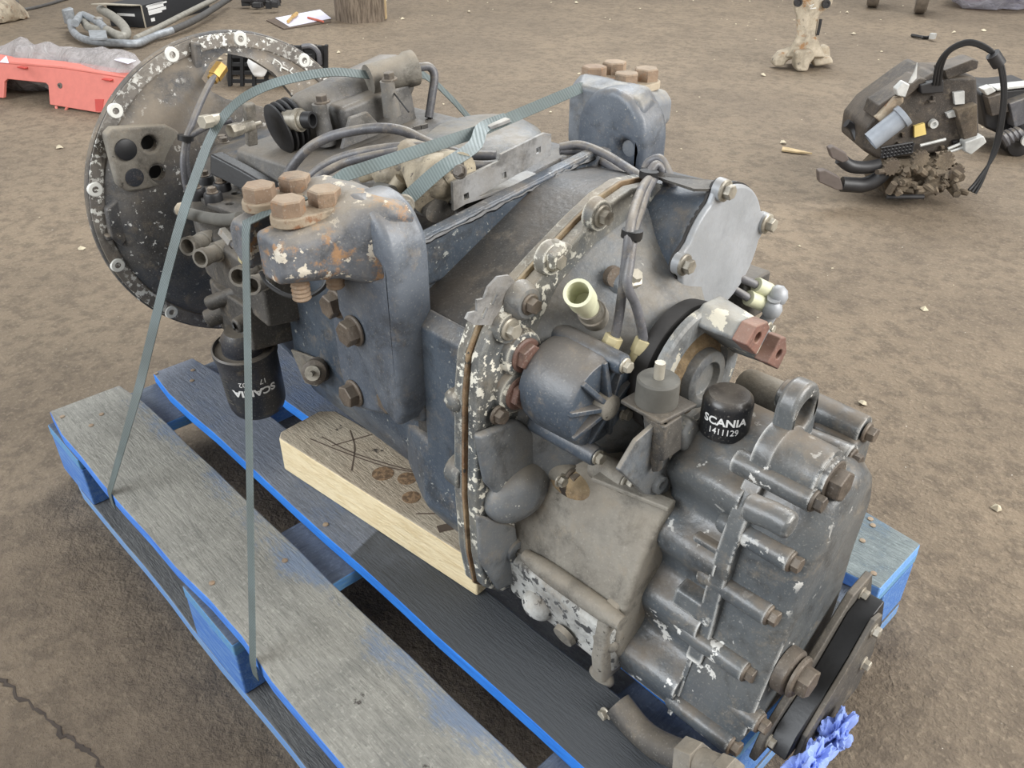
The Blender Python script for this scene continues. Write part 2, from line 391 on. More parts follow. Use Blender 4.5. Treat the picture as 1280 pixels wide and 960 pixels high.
plain('pipe_zinc', srgb(160, 164, 168), .45, .3, .3, 40)
plain('pipe_grey', srgb(150, 146, 136), .5, .1, .25, 40)
plain('pipe_dark', srgb(84, 82, 80), .6, 0, .3, 40)
plain('cut_wood', srgb(196, 172, 132), .8, 0, .3)
paint('stand_cast', srgb(190, 178, 158), srgb(150, 140, 122), DUST, .5, rust=srgb(168, 128, 88), rust_t=.58, rust_s=14, chips=srgb(100, 92, 84), chip_t=.62, chip_s=20, rough=.8, bump=.6, grime=.3)
paint('heater_black', srgb(58, 52, 47), srgb(76, 68, 60), srgb(120, 108, 94), .6, rough=.6, bump=.4)
paint('heater_dirt', srgb(104, 92, 76), srgb(74, 64, 54), srgb(136, 122, 102), .7, rough=.85, bump=.6)
plain('pedal_black', srgb(44, 43, 44), .45, 0, .3)
plain('pedal_pad', srgb(96, 86, 80), .7, 0, .2)
plain('duct_grey', srgb(150, 156, 164), .45, .2, .15)
plain('zinc_light', srgb(196, 196, 192), .5, .2, .2)
plain('label_yellow', srgb(226, 200, 122), .6, 0, .06)
plain('tyre', srgb(120, 110, 98), .85, 0, .3)
plain('debris_pale', srgb(206, 194, 168), .9, 0, .3)
plain('crack_dark', srgb(62, 54, 48), .95, 0, .3)
plain('bag_red', srgb(186, 86, 92), .5, 0, .2); plain('bag_blue', srgb(92, 98, 176), .5, 0, .2)
def mk_film(name, tint, alpha):
    t = NT(name); n = t.noise(14, 6, .6, dist=1.5); t.bump(n, 1.0, .03)
    t.done(tint, .18, 0, .8); t.b.inputs['Alpha'].default_value = alpha; t.set(t.b, 'Alpha', t.math('ADD', alpha-.2, t.math('MULTIPLY', n, .4)))
mk_film('plastic_film', srgb(196, 190, 190), .55); mk_film('bag_film', srgb(200, 200, 214), .6)

# ------------------------------------------------------------------ floor
fl = MB(); n = 60
fl.bx(-16, 10, -8, 18, -.2, 0)
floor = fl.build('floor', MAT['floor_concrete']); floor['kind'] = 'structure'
ck = MB(); pts = [PX(u, v, z=.0) for u, v in ((-30, 838), (5, 853), (30, 875), (52, 890), (75, 915), (97, 930), (118, 950), (150, 985))]
pts = [p+Vector((random.uniform(-.004, .004), random.uniform(-.004, .004), -.0015)) for p in catmull(pts, 6)]
ck.tube(pts, .004, 6, rr=[random.uniform(.0018, .0048) for _ in pts]); ck.build('crack', MAT['crack_dark'], floor)

# ------------------------------------------------------------------ pallet
pal = thing('pallet', (.6, .4, 0), 'worn blue-painted wooden four-way pallet carrying the gearbox', 'pallet')
def plank(name, x0, x1, y0, y1, z0, z1, mat, seed, wob=.003, ax='x', chip=0):
    random.seed(seed); b = MB(); n = 14
    r = .008
    if ax == 'x':
        L = x1-x0; left = []; right = []
        for i in range(n+1):
            s = i/n; x = x0+L*s; e = .010 if i in (0, n) else 0
            left.append((x, y0+e+random.uniform(0, wob)+(chip*max(0, math.sin(s*9+seed))**6 if i not in (0, n) else 0))); right.append((x, y1-e-random.uniform(0, wob)))
    else:
        L = y1-y0; left = []; right = []
        for i in range(n+1):
            s = i/n; y = y0+L*s; left.append((x1-random.uniform(0, wob), y)); right.append((x0+random.uniform(0, wob), y))
    poly = left+right[::-1]
    b.prism(poly, 'z', z0, z1); return b.build(name, MAT[mat], pal, bevel=.0025, seg=2)
tops = []
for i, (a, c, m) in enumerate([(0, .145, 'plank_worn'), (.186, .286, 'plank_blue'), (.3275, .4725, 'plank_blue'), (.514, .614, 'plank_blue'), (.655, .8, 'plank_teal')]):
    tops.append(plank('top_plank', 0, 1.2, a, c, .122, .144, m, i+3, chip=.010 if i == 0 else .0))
for i, (a, c) in enumerate([(0, .145), (.5275, .6725), (1.055, 1.2)]):
    plank('cross_plank', a, c, 0, .8, .100, .122, 'cross_wood', 20+i, ax='y')
    for j, (e, f) in enumerate([(0, .1), (.3275, .4725), (.7, .8)]):
        MB().bx(a+.002, c-.002, e+.001, f-.003, .022, .1).build('spacer_block', MAT['block_wood'], pal, bevel=.003)
for j, (e, f) in enumerate([(0, .1), (.3275, .4725), (.7, .8)]):
    plank('bottom_plank', 0, 1.2, e, f, 0, .022, 'low_board', 30+j)
nail = MB().lathe([(0, .0042), (.0012, .0042), (.0018, .002)], (0, 0, 0), (0, 0, 1), 10).mesh('nail', MAT['rust_bolt'])
for u, v, k in ((78, 521, 0), (127, 518, 0), (114, 532, 0), (265, 729, 0), (356, 701, 0), (195, 467, 1), (241, 463, 1), (240, 476, 1), (407, 656, 1), (1088, 649, 4), (1091, 657, 4), (1078, 676, 4), (1092, 717, 4)):
    p = PX(u, v, z=.1442); put(nail, 'nail', Matrix.Translation(p), tops[k])

# ------------------------------------------------------------------ timber under the gearbox
tb = thing('timber_block', (.62, .28, .144), 'pale raw timber block with sawn marks wedged under the gearbox', 'timber')
a = math.radians(6); cu, cv = Vector((math.cos(a), math.sin(a), 0)), Vector((-math.sin(a), math.cos(a), 0))
o0 = Vector((.418, .222, .1445)); b = MB(); secs = [(0, .004), (.006, 0), (.2, .002), (.4, -.001), (.62, 0)]
pts = [(0.012, 0), (.425, 0), (.425, .105), (.02, .105), (0, .088), (0, .012)]
b.slab([o0+cu*p[0]+cv*p[1] for p in pts], (0, 0, .0622)); b.build('timber_body', MAT['timber'], tb, bevel=.003)
g = MB(); gp = [o0+cu*.345+cv*.012, o0+cu*.362+cv*.045, o0+cu*.358+cv*.075, o0+cu*.335+cv*.1]
g.band([p+Vector((0, 0, .0626)) for p in catmull(gp, 6)], .013, .0014, (1, .2, 0)); g.build('torn_groove', MAT['hardboard'], tb)

mk = MB(); zt = .0622
for pts in (((.05, .03), (.12, .042), (.20, .062), (.27, .098)), ((.06, .045), (.13, .05), (.22, .075), (.26, .1)), ((.08, .085), (.12, .06), (.16, .02)), ((.30, .015), (.325, .04), (.33, .07), (.315, .1)), ((.09, .04), (.115, .1))):
    mk.tube([o0+cu*p[0]+cv*p[1]+Vector((0, 0, zt-.0012)) for p in [(q.x, q.y) for q in catmull([Vector((a_, b_, 0)) for a_, b_ in pts], 6)]], .0019, 6)
mk.build('saw_mark', MAT['hardboard'], tb)
for (p, r) in (((.20, .045), .016), ((.235, .06), .014), ((.27, .035), .013)):
    MB().lathe([(-.002, r), (.0004, r), (.0008, r*.6)], o0+cu*p[0]+cv*p[1]+Vector((0, 0, zt)), (0, 0, 1), 20).build('knot', MAT['knot'], tb)

# ------------------------------------------------------------------ gearbox
GB = thing('truck_gearbox', (.55, .443, .16), 'large used dark grey truck gearbox with retarder strapped to the blue pallet', 'gearbox')
def hexmesh(name, r, h, wr, wh, mat, dome=.12):
    b = MB()
    if wr: b.lathe([(0, wr), (wh*.6, wr), (wh, wr*.88)], (0, 0, 0), (0, 0, 1), 20)
    b.lathe([(wh*.5, r), (wh+h*.9, r), (wh+h, r*.9)], (0, 0, 0), (0, 0, 1), 6)
    return b.mesh(name, MAT[mat], 25)
BOLT = {k: hexmesh('bolt', *v) for k, v in {
    'mount': (.0175, .016, 0, 0, 'rust_bolt'), 'case': (.0155, .013, .019, .003, 'dark_bolt'), 'zinc': (.0085, .008, .0125, .003, 'zinc_bolt'),
    'zincs': (.0065, .006, .0085, .002, 'zinc_bolt'), 'dark': (.0085, .008, .0115, .003, 'dark_bolt'), 'plug': (.016, .008, .02, .003, 'brown_plug'),
    'big': (.017, .012, .024, .005, 'dark_bolt'), 'darks': (.0065, .006, .0085, .002, 'dark_bolt')}.items()}
def bolt(kind, pos, d, parent, spin=None, name='bolt'):
    return put(BOLT[kind], name, along(pos, d, spin=random.uniform(0, 1) if spin is None else spin), parent)

# --- clutch housing (bell): axis along x through (.443, .437), its front face at x = -.017
BY, BZ, BR = .443, .437, .277
bell = MB().lathe([(-.022, .250), (-.022, BR-.002), (-.019, BR), (-.010, BR), (-.008, BR-.002), (-.008, .250), (0, .243), (.014, .234), (.028, .205), (.040, .15), (.046, .08),
                   (.036, .08), (.028, .15), (.016, .200), (.002, .222), (-.012, .236)], (0, BY, BZ), (1, 0, 0), 96, cap=False)
for f in [bell.bm.faces.new([v for v in bell.bm.verts[k*96:(k+1)*96]]) for k in ()]: pass
bell = bell.build('clutch_housing', MAT['bell_paint'], GB)
bm = bmesh.new(); bm.from_mesh(bell.data); bm.verts.ensure_lookup_table()
nring = len(bm.verts)//96      # close the profile into a ring body
A, B = [bm.verts[i] for i in range(96)], [bm.verts[(nring-1)*96+i] for i in range(96)]
for i in range(96): bm.faces.new((A[i], A[(i+1) % 96], B[(i+1) % 96], B[i]))
bmesh.ops.recalc_face_normals(bm, faces=bm.faces[:]); bm.to_mesh(bell.data); bm.free()
win = MB().prism([(.392, .650), (.415, .670), (.45, .680), (.49, .668), (.525, .640), (.56, .585), (.52, .575), (.46, .600), (.425, .612), (.402, .628)], 'x', -.1, .1)
holes = [(.278, .566, .013), (.279, .517, .013)]
angs = [52, 80.5, 108, 137, 166, 196, 226, 256, 286, 22, -8, -38]
cut(bell, win)
c = MB()
for y, z, r in holes: c.cyl((-.1, y, z), (.1, y, z), r, n=16)
for a in angs: c.cyl((-.05, BY+.264*math.cos(math.radians(a)), BZ+.264*math.sin(math.radians(a))), (.05, BY+.264*math.cos(math.radians(a)), BZ+.264*math.sin(math.radians(a))), .0055, n=12)
cut(bell, c)
rim = MB(); R0 = [BR-.004, .252]
rim.lathe([(-.0085, BR-.003), (-.006, BR-.004), (-.006, .252), (-.0085, .249)], (0, BY, BZ), (1, 0, 0), 96, cap=False)
rimo = rim.build('rim_face', MAT['bell_rim'], bell)
bossm = MB().lathe([(-.012, .0055), (-.012, .0125), (.002, .0125), (.004, .011), (.004, .0055), (-.012, .0055)], (0, 0, 0), (0, 0, 1), 20, cap=False).mesh('hole_boss', MAT['chalk_white'])
for a in angs: put(bossm, 'hole_boss', along((-.008, BY+.264*math.cos(math.radians(a)), BZ+.264*math.sin(math.radians(a))), (1, 0, 0)), bell)
pn = MB(); pts = [(.212, .594), (.225, .602), (.31, .592), (.335, .575), (.325, .52), (.28, .492), (.225, .496), (.212, .51)]
pn.prism(pts, 'x', .012, .034); pno = pn.build('sensor_panel', MAT['dirty_cast'], bell, bevel=.006)
c = MB()
for y, z, r in holes: c.cyl((-.1, y, z), (.1, y, z), r, n=18)
cut(pno, c); pno['label'] = 'dusty panel with round holes'
MB().lathe([(0, .017), (.006, .017), (.008, .014)], (.032, .237, .566), (1, 0, 0), 24).build('rubber_plug', MAT['rubber'], pno)
MB().lathe([(0, .015), (.0025, .015), (.003, .012)], (.033, .240, .519), (1, 0, 0), 24).build('rubber_plug', MAT['filter_black'], pno)
MB().prism([(.245, .49), (.245, .59), (.31, .59), (.31, .49)], 'x', -.012, -.006).build('added_dark_backing', MAT['black'], pno)  # black sheet added so the panel holes show the darkness behind
MB().prism([(.190, .47), (.222, .488), (.242, .440), (.20, .40), (.186, .42)], 'x', -.005, .012).build('lug_pad', MAT['bell_paint'], bell, bevel=.004)
MB().bx(-.01, .008, .150+.03, .215, .415, .425).build('web_rib', MAT['bell_paint'], bell, bevel=.003)
MB().box((.004, .398, .682), (.02, .012, .045), Matrix.Rotation(-.15, 3, 'X')).build('rim_notch', MAT['bell_paint'], bell, bevel=.004)
# chalk mark "Zc." on the rim
ch = MB()
def stroke(pp, r=.0016): ch.tube([PX(u, v, x=.017) for u, v in pp], r, 5)
stroke([(341, 80), (343, 74), (349, 78), (352, 82), (350, 88), (354, 93)]); stroke([(352, 84), (360, 88)]); stroke([(366, 85), (362, 89), (366, 93)]); stroke([(370, 91), (372, 92)])
ch.build('chalk_mark', MAT['chalk_white'], bell)

# --- main case
def rz(y): return .10*(y-.443)          # the box lies tilted, its far side higher
def sec(yl, yr, zb, zt, c=.05, d=.06):
    return [(yl, zb+d), (yl, zt-c), (yl+c*.5, zt-c*.3), (yl+c, zt), (yr-c, zt+.02), (yr-c*.5, zt-c*.3), (yr, zt-c), (yr, zb+d), (yr-d*.3, zb+d*.3), (yr-d, zb), (yl+d, zb), (yl+d*.3, zb+d*.3)]
case = MB().loft([(.025, sec(.34, .56, .32, .54)), (.10, sec(.315, .58, .29, .555)), (.20, sec(.305, .60, .27, .565)), (.40, sec(.295, .615, .245, .57)), (.425, sec(.274, .62, .225, .575, .03, .09)),
                  (.58, sec(.270, .625, .207, .58, .025, .12)), (.745, sec(.268, .625, .207, .585, .02, .12))])
case = case.build('main_case', MAT['case_paint'], GB, bevel=.008, seg=3)
rear = [(.262, .34), (.262, .542), (.275, .556), (.45, .642), (.50, .65), (.56, .645), (.63, .57), (.632, .30), (.60, .24), (.55, .207), (.36, .207), (.30, .235)]
MB().loft([(.735, [(y+.004, z-(.012 if z > .55 else .005 if z > .5 else 0)) for y, z in rear]), (.848, rear)]).build('rear_case', MAT['roof_grime'], case, bevel=.006)
# side bulge and ledge of the rear case, below the sloping roof
MB().prism([(.25, .34), (.25, .53), (.266, .548), (.28, .52), (.28, .34)], 'x', .775, .845).build('side_ledge', MAT['case_paint'], case, bevel=.004)
MB().loft([(.70, [(.27, .30), (.27, .36), (.33, .36), (.33, .24), (.29, .25)]), (.77, [(.246, .27), (.25, .37), (.33, .37), (.33, .21), (.28, .215)]), (.845, [(.25, .27), (.252, .36), (.33, .36), (.33, .21), (.28, .215)])]).build('side_bulge', MAT['case_paint'], case, bevel=.012, seg=3)
# transverse ridge with the perforated strip
rd = MB(); rd.prism([(.262, .555), (.262, .612), (.30, .617), (.56, .651), (.60, .648), (.60, .56)], 'x', .728, .748); rd.build('ridge_wall', MAT['case_paint'], case, bevel=.005)
bd = MB()
rp = [(.7485, .262+.3*k/40, .607+.0375*k/40+random.uniform(-.0012, .0012)) for k in range(41)]
bd.tube(rp, .0028, 6, rr=[random.uniform(.0012, .0034) for _ in rp]); bd.build('sealant_bead', MAT['cable_black'], case)
st = MB(); st.prism([(.352, .621), (.352, .655), (.425, .664), (.427, .671), (.50, .682), (.512, .678), (.512, .652)], 'x', .716, .720)
st.bx(.690, .719, .36, .50, .624, .628)
sto = st.build('perforated_strip', MAT['galvanised'], case, bevel=.0012)
c = MB()
for y, z in ((.372, .6335), (.432, .6445), (.490, .6625)): c.box((.718, y, z), (.05, .0075, .0075), Matrix.Rotation(.12, 3, 'X'))
cut(sto, c)
# ledge with the hook bolt in front of the ridge
MB().prism([(.60, .275), (.735, .268), (.735, .45), (.60, .45)], 'z', .565, .592).build('case_ledge', MAT['roof_grime'], case, bevel=.006)
bolt('dark', PX(550, 262, z=.600)-Vector((0, 0, .006)), (0, .05, 1), case); bolt('zinc', PX(508, 258, x=.72)-Vector((.005, 0, 0)), (1, -.35, .1), case)
bolt('dark', PX(573, 213, x=.66), (1, -.3, .2), case)
MB().prism([(.595, .36), (.70, .36), (.70, .372), (.595, .372)], 'z', .59, .625).build('selector_wall', MAT['dark_cast'], case, bevel=.004)

# --- top cover (lid) and selector castings
lid = MB().prism([(.30, .605), (.31, .615), (.60, .645), (.615, .62), (.615, .57), (.30, .56)], 'x', .03, .05)
lid = MB().loft([(.22, [(.33, .55), (.335, .588), (.35, .592), (.60, .620), (.615, .61), (.615, .55)]), (.45, [(.345, .55), (.35, .594), (.365, .598), (.60, .628), (.615, .62), (.615, .55)]),
                 (.56, [(.41, .55), (.415, .602), (.43, .606), (.60, .632), (.615, .62), (.615, .55)]), (.70, [(.42, .56), (.42, .612), (.435, .617), (.59, .64), (.61, .625), (.61, .56)])])
lid = lid.build('top_cover', MAT['shift_paint'], GB, bevel=.006)
MB().lathe([(0, .085), (.02, .084), (.03, .07), (.034, 0)], (.57, .53, .618), (0, -.1, 1), 40).build('cover_dome', MAT['cover_paint'], lid)
MB().tube(catmull([PX(634, 182, x=.60), PX(640, 176, x=.60), PX(648, 184, x=.61), PX(660, 205, x=.63)], 5), .007, 8).build('lift_hook', MAT['dark_cast'], lid)
MB().box(PX(565, 183, z=.648), (.07, .03, .004), Matrix.Rotation(.12, 3, 'X')).build('cast_plate', MAT['dirty_cast'], lid, bevel=.002)
for u, v in ((512, 163), (521, 160), (530, 158)): MB().box(PX(u, v, z=.634), (.004, .012, .006)).build('cast_numeral', MAT['dark_cast'], lid)
sel = MB()
sel.ball(PX(492, 215, y=.36), .026, (1.2, 1, .9), 3).ball(PX(520, 205, y=.38), .032, (1.1, 1, .9), 3).ball(PX(545, 225, y=.36), .03, (1, 1, 1), 3)
sel.cyl(PX(455, 218, y=.35), PX(500, 205, y=.36), .010).cyl(PX(470, 208, y=.37), PX(445, 202, y=.37), .008).cyl(PX(500, 225, y=.345), PX(490, 240, y=.335), .009)
sel.cyl(PX(520, 205, y=.37), PX(540, 250, y=.34), .022).cyl(PX(535, 200, y=.39), PX(575, 215, y=.37), .02)
sel = sel.jitter(.006, 30).build('selector_valve', MAT['pale_alloy'], GB); sel['label'] = 'pale alloy selector valve'
vbd = MB().ball(PX(545, 232, y=.375), .034, (1, .8, 1), 3).cyl(PX(556, 245, y=.37), PX(575, 218, y=.40), .022).cyl(PX(530, 250, y=.35), PX(548, 262, y=.345), .016); vbd.jitter(.006, 28).build('valve_body', MAT['dark_cast'], sel)
MB().cyl(PX(474, 236, y=.335), PX(489, 241, y=.325), .009).build('valve_port', MAT['rubber_grey'], sel)
for u, v in ((446, 201), (473, 202), (482, 205), (575, 215)): bolt('darks', PX(u, v, y=.355), (.5, -1, .6), sel)

# --- shift housing lying across the cover
sh = MB(); SX = .31
p0, p1 = Vector((SX, .395, .635)), Vector((SX+.01, .575, .672)); ax = (p1-p0)
sh.lathe([(0, .03), (.02, .036), (.09, .038), (.17, .040), (.20, .030)], p0, ax, 28)
sh.box((SX+.02, .50, .63), (.10, .13, .08), Matrix.Rotation(.15, 3, 'X'))
sh = sh.build('shift_housing', MAT['shift_paint'], GB, bevel=.008)
bt = MB(); prof = []
for k in range(4): prof += [(-.034+k*.009, .030), (-.031+k*.009, .037), (-.028+k*.009, .037), (-.025+k*.009, .030)]
bt.lathe([(-.036, .022)]+prof+[(.004, .03)], p0, ax, 28).build('rubber_boot', MAT['rubber'], sh)
MB().box(PX(312, 150, x=.31)+Vector((0, .0, -.006)), (.012, .016, .062), Matrix.Rotation(.2, 3, 'Y')).build('lever_plate', MAT['dirty_cast'], sh, bevel=.003)
for (a, b) in (((252, 153), (277, 148)), ((287, 164), (316, 156))):
    q0, q1 = PX(*a, x=.33), PX(*b, x=.32)
    e = MB().cyl(q0, q0.lerp(q1, .45), .0095, n=6).cyl(q0.lerp(q1, .4), q1, .008, .0075).cyl(q1, q1+(q1-q0)*.35, .003); e.build('ball_joint', MAT['zinc_bolt'], sh, bevel=.001)
cn = PX(372, 150, x=.345); cd = (PX(392, 150, x=.37)-cn).normalized()
cn2 = MB().lathe([(-.02, .014), (0, .014), (0, .0165), (.006, .0165), (.006, .013), (.012, .013)], cn, cd, 20).build('speed_sensor', MAT['zinc_bolt'], sh)
MB().lathe([(.010, .012), (.026, .0115), (.026, .0085), (.016, .008), (.016, 0)], cn, cd, 20, cap=False).build('connector', MAT['rubber'], cn2)
for u, v, h in ((403, 128, .06), (487, 100, .05), (452, 130, .035), (466, 128, .05)):
    t = PX(u, v, x=.36 if u < 480 else .40)
    MB().lathe([(0, .0135), (h*.8, .0105), (h, .0105)], t-Vector((0, 0, h)), (0, -.1, 1), 16).build('cast_post', MAT['shift_paint'], sh)
    bolt('dark' if u != 466 else 'darks', t, (0, -.1, 1), sh)
MB().prism([(.41, .61), (.43, .652), (.46, .655), (.49, .62)], 'x', .395, .403).build('cast_web', MAT['shift_paint'], sh, bevel=.002)
pc = MB(); q0, q1 = PX(468, 98, x=.36), PX(505, 88, x=.37)
pc.lathe([(-.02, .022), (.0, .022), (.04, .023), (.044, .026), (.056, .026), (.058, .02), (.06, 0)], q0.lerp(q1, .2), q1-q0, 26).build('cylinder_end', MAT['dirty_cast'], sh)
MB().tube(catmull([PX(508, 88, x=.37), PX(525, 84, x=.38), PX(537, 84, x=.385), PX(543, 95, x=.39), PX(540, 120, x=.395), PX(536, 147, x=.40)], 6), .0065, 10).build('breather_hose', MAT['hose_grey'], sh)
MB().tube([PX(489, 112, x=.40), PX(511, 140, x=.46)], .0012, 5).build('thin_wire', MAT['cable_black'], sh)

# --- things inside the housing mouth: dark lever and plates
MB().slab([PX(262, 192, x=.22), PX(300, 212, x=.28), PX(345, 238, x=.36), PX(342, 250, x=.36), PX(300, 235, x=.28), PX(262, 218, x=.22)], (0, .02, 0)).build('dark_lever', MAT['cable_black'], GB, bevel=.003)
for u, v, xx in ((317, 196, .24), (280, 178, .2), (355, 214, .3), (278, 175, .16)): bolt('darks', PX(u, v, x=xx), (0, 0, 1), case)

# --- rear flange of the case and of the rear cover
fo = [(.263, .559), (.308, .584), (.355, .610), (.407, .636), (.445, .652), (.48, .660), (.52, .656), (.57, .640), (.62, .600), (.65, .55), (.655, .45), (.655, .32), (.63, .23), (.57, .19), (.45, .175), (.33, .165),
      (.275, .170), (.246, .20), (.238, .257), (.235, .347), (.238, .414), (.241, .48), (.248, .53)]
def inset(poly, d):
    cx = sum(p[0] for p in poly)/len(poly); cy = sum(p[1] for p in poly)/len(poly); out = []
    for p in poly:
        v = Vector((p[0]-cx, p[1]-cy)); L = v.length; v *= (L-d)/L; out.append((cx+v.x, cy+v.y))
    return out
MB().prism(fo, 'x', .842, .857).build('case_flange', MAT['flange_paint'], case, bevel=.003)
MB().prism(inset(fo, -.001), 'x', .857, .861).build('rusty_gasket', MAT['gasket_rust'], case, bevel=.001)
rc = MB().prism(inset(fo, .003), 'x', .861, .878).build('rear_cover', MAT['flange_paint'], GB, bevel=.004)
# tab plate with slots sticking out over the flange
tp = MB().slab([PX(u, v, x=.872) for u, v in ((590, 405), (580, 398), (584, 390), (594, 388), (594, 374), (603, 372), (608, 358), (620, 345), (634, 343), (642, 352), (612, 405))], (.003, 0, 0)).build('tab_plate', MAT['galvanised'], rc)
c = MB()
for (u, v) in ((615, 373), (603, 390)):
    q = PX(u, v, x=.872); c.box(q, (.05, .0055, .012), Matrix.Rotation(-.6, 3, 'X'))
cut(tp, c)
# pockets and conical body of the rear cover
body = MB().loft([(.872, [(.30, .30), (.295, .42), (.31, .52), (.36, .585), (.42, .615), (.50, .635), (.58, .62), (.63, .55), (.635, .40), (.60, .28), (.50, .235), (.38, .24)]),
                  (.905, [(.33, .33), (.325, .42), (.34, .50), (.375, .56), (.425, .592), (.50, .605), (.56, .595), (.60, .54), (.605, .42), (.58, .33), (.50, .28), (.40, .28)]),
                  (.945, [(.36, .40), (.36, .45), (.375, .51), (.40, .545), (.44, .565), (.49, .57), (.53, .555), (.555, .51), (.56, .45), (.54, .39), (.49, .35), (.41, .35)]),
                  (.975, [(.385, .43), (.38, .465), (.39, .505), (.41, .53), (.445, .546), (.48, .545), (.51, .53), (.525, .495), (.525, .455), (.51, .42), (.475, .40), (.42, .40)])])
body.build('cover_body', MAT['cover_paint'], rc, bevel=.010, seg=3)
for u, v, k in ((752, 270, 'zinc'), (693, 325, 'zinc'), (637, 411, 'zinc'), (740, 284, None)):
    if k:
        q = PX(u, v, x=.884); MB().lathe([(-.012, .019), (.0, .0165)], q, (1, 0, 0), 20).build('bolt_boss', MAT['flange_paint'], rc); bolt(k, q, (1, 0, 0), rc)
# hump with hooked lip between the flange bolts
MB().slab([PX(u, v, x=.872) for u, v in ((672, 312), (690, 296), (700, 300), (684, 326), (674, 332))], (.022, 0, 0)).build('flange_hook', MAT['flange_paint'], rc, bevel=.004)
q = PX(662, 380, x=.892); MB().lathe([(-.016, .022), (-.004, .0185), (0, .016)], q, (1, 0, .05), 24).build('bolt_boss', MAT['cover_paint'], rc); bolt('dark', q, (1, 0, 0), rc)
for u, v in ((655, 443), (647, 490)):
    q = PX(u, v, x=.886); MB().lathe([(-.015, .030), (0, .0255), (.002, .021)], q, (1, 0, 0), 28).build('plug_boss', MAT['flange_paint'], rc); bolt('plug', q+Vector((.002, 0, 0)), (1, 0, 0), rc, name='plug')
q = PX(622, 518, x=.884); bolt('dark', q, (1, 0, 0), rc)
q = PX(570, 500, y=.245); MB().ball(q, .015, (1, .8, 1), 2).build('flange_ear', MAT['flange_paint'], case)
q = PX(578, 588, y=.25); MB().lathe([(-.012, .02), (.012, .02)], q+Vector((0, 0, 0)), (1, 0, 0), 20).build('flange_ear', MAT['flange_paint'], case, bevel=.003)
q = PX(648, 690, x=.892); MB().lathe([(-.02, .018), (0, .0155), (.001, .006), (-.003, .004)], q, (1, 0, 0), 22).build('bolt_boss', MAT['cover_paint'], rc)
# lower ribs of the cover
MB().slab([PX(u, v, x=.88) for u, v in ((588, 540), (640, 520), (700, 560), (690, 620), (640, 640), (600, 600))], (.012, 0, 0)).build('cast_pad', MAT['cover_paint'], rc, bevel=.006)
MB().slab([PX(u, v, x=.88) for u, v in ((592, 640), (640, 655), (650, 720), (618, 735), (596, 700))], (.008, 0, 0)).build('cast_pad', MAT['cover_paint'], rc, bevel=.005)
MB().ball(PX(648, 612, x=.884), .046, (.62, 1.1, .85), 4).build('cast_boss', MAT['cover_paint'], rc)

# --- shift/range cylinder with its round cover
RY, RZ = .562, .580
LUGS = [math.degrees(math.atan2(PX(u, v, x=.953).z-.580, PX(u, v, x=.953).y-.562)) for u, v in ((903, 246), (948, 284), (866, 326), (897, 380))]
rg = MB().lathe([(.84, .070), (.90, .072), (.934, .077), (.940, .080), (.944, .080)], (0, RY, RZ), (1, 0, 0), 48).build('range_cylinder', MAT['range_paint'], GB)
cv_ = []
for a in range(0, 360, 6):
    r = .079
    for la in LUGS: r = max(r, .079+.013*max(0, 1-(abs((a-la+180) % 360-180)/13)**2))
    cv_.append((RY+r*math.cos(math.radians(a)), RZ+r*math.sin(math.radians(a))))
rcv = MB().prism(cv_, 'x', .945, .953, inset(cv_, .002)).build('range_cover', MAT['range_cover'], rg, bevel=.003); rcv['label'] = 'light grey round end cover'
MB().prism(inset(cv_, -.001), 'x', .9425, .9455).build('gasket', MAT['seal_dark'], rg)
for la in LUGS:
    q = Vector((.953, RY+.083*math.cos(math.radians(la)), RZ+.083*math.sin(math.radians(la)))); MB().lathe([(-.006, .013), (.003, .0125)], q, (1, 0, 0), 18).build('cover_lug', MAT['range_cover'], rcv); bolt('zinc', q+Vector((.003, 0, 0)), (1, 0, 0), rcv)
# hose bracket plate on the cylinder
MB().slab([PX(814, 213, x=.86), PX(812, 218, x=.86), PX(868, 236, x=.935), PX(885, 236, x=.945), PX(905, 232, x=.945), PX(890, 226, x=.935)], (0, 0, -.003)).build('hose_plate', MAT['dark_cast'], rg)
q = PX(842, 353, x=.93); MB().lathe([(-.03, .014), (0, .012), (0, .005), (-.004, .004)], q, (1, -.2, .05), 18).build('cast_boss', MAT['cover_paint'], rc)
MB().lathe([(-.03, .02), (-.004, .016), (0, .012)], PX(783, 355, x=.925), (1, -.3, .3), 20).build('cast_boss', MAT['cover_paint'], rc)
MB().lathe([(0, .011), (.006, .011), (.007, .008), (.014, .007)], PX(790, 350, x=.925), (.6, -.2, .8), 6).build('pipe_union', MAT['zinc_bolt'], rc)
MB().lathe([(0, .012), (.008, .011)], PX(765, 345, x=.91), (1, -.3, .2), 16).build('plug', MAT['dark_bolt'], rc)

# --- sensor with pale plastic socket
s0, s1 = PX(752, 408, x=.905), PX(722, 366, x=.94); d = (s1-s0).normalized(); Ls = (s1-s0).length
sn = MB().lathe([(-.01, .016), (Ls*.45, .0155), (Ls*.45, .0135), (Ls*.6, .0135)], s0, d, 24).build('sensor', MAT['dirty_cast'], rc)
MB().lathe([(Ls*.52, .012), (Ls*.8, .012), (Ls*.8, .015), (Ls*1.0, .015), (Ls*1.0, .0115), (Ls*.72, .011), (Ls*.72, 0)], s0, d, 24, cap=False).build('sensor_socket', MAT['pale_plastic'], sn)

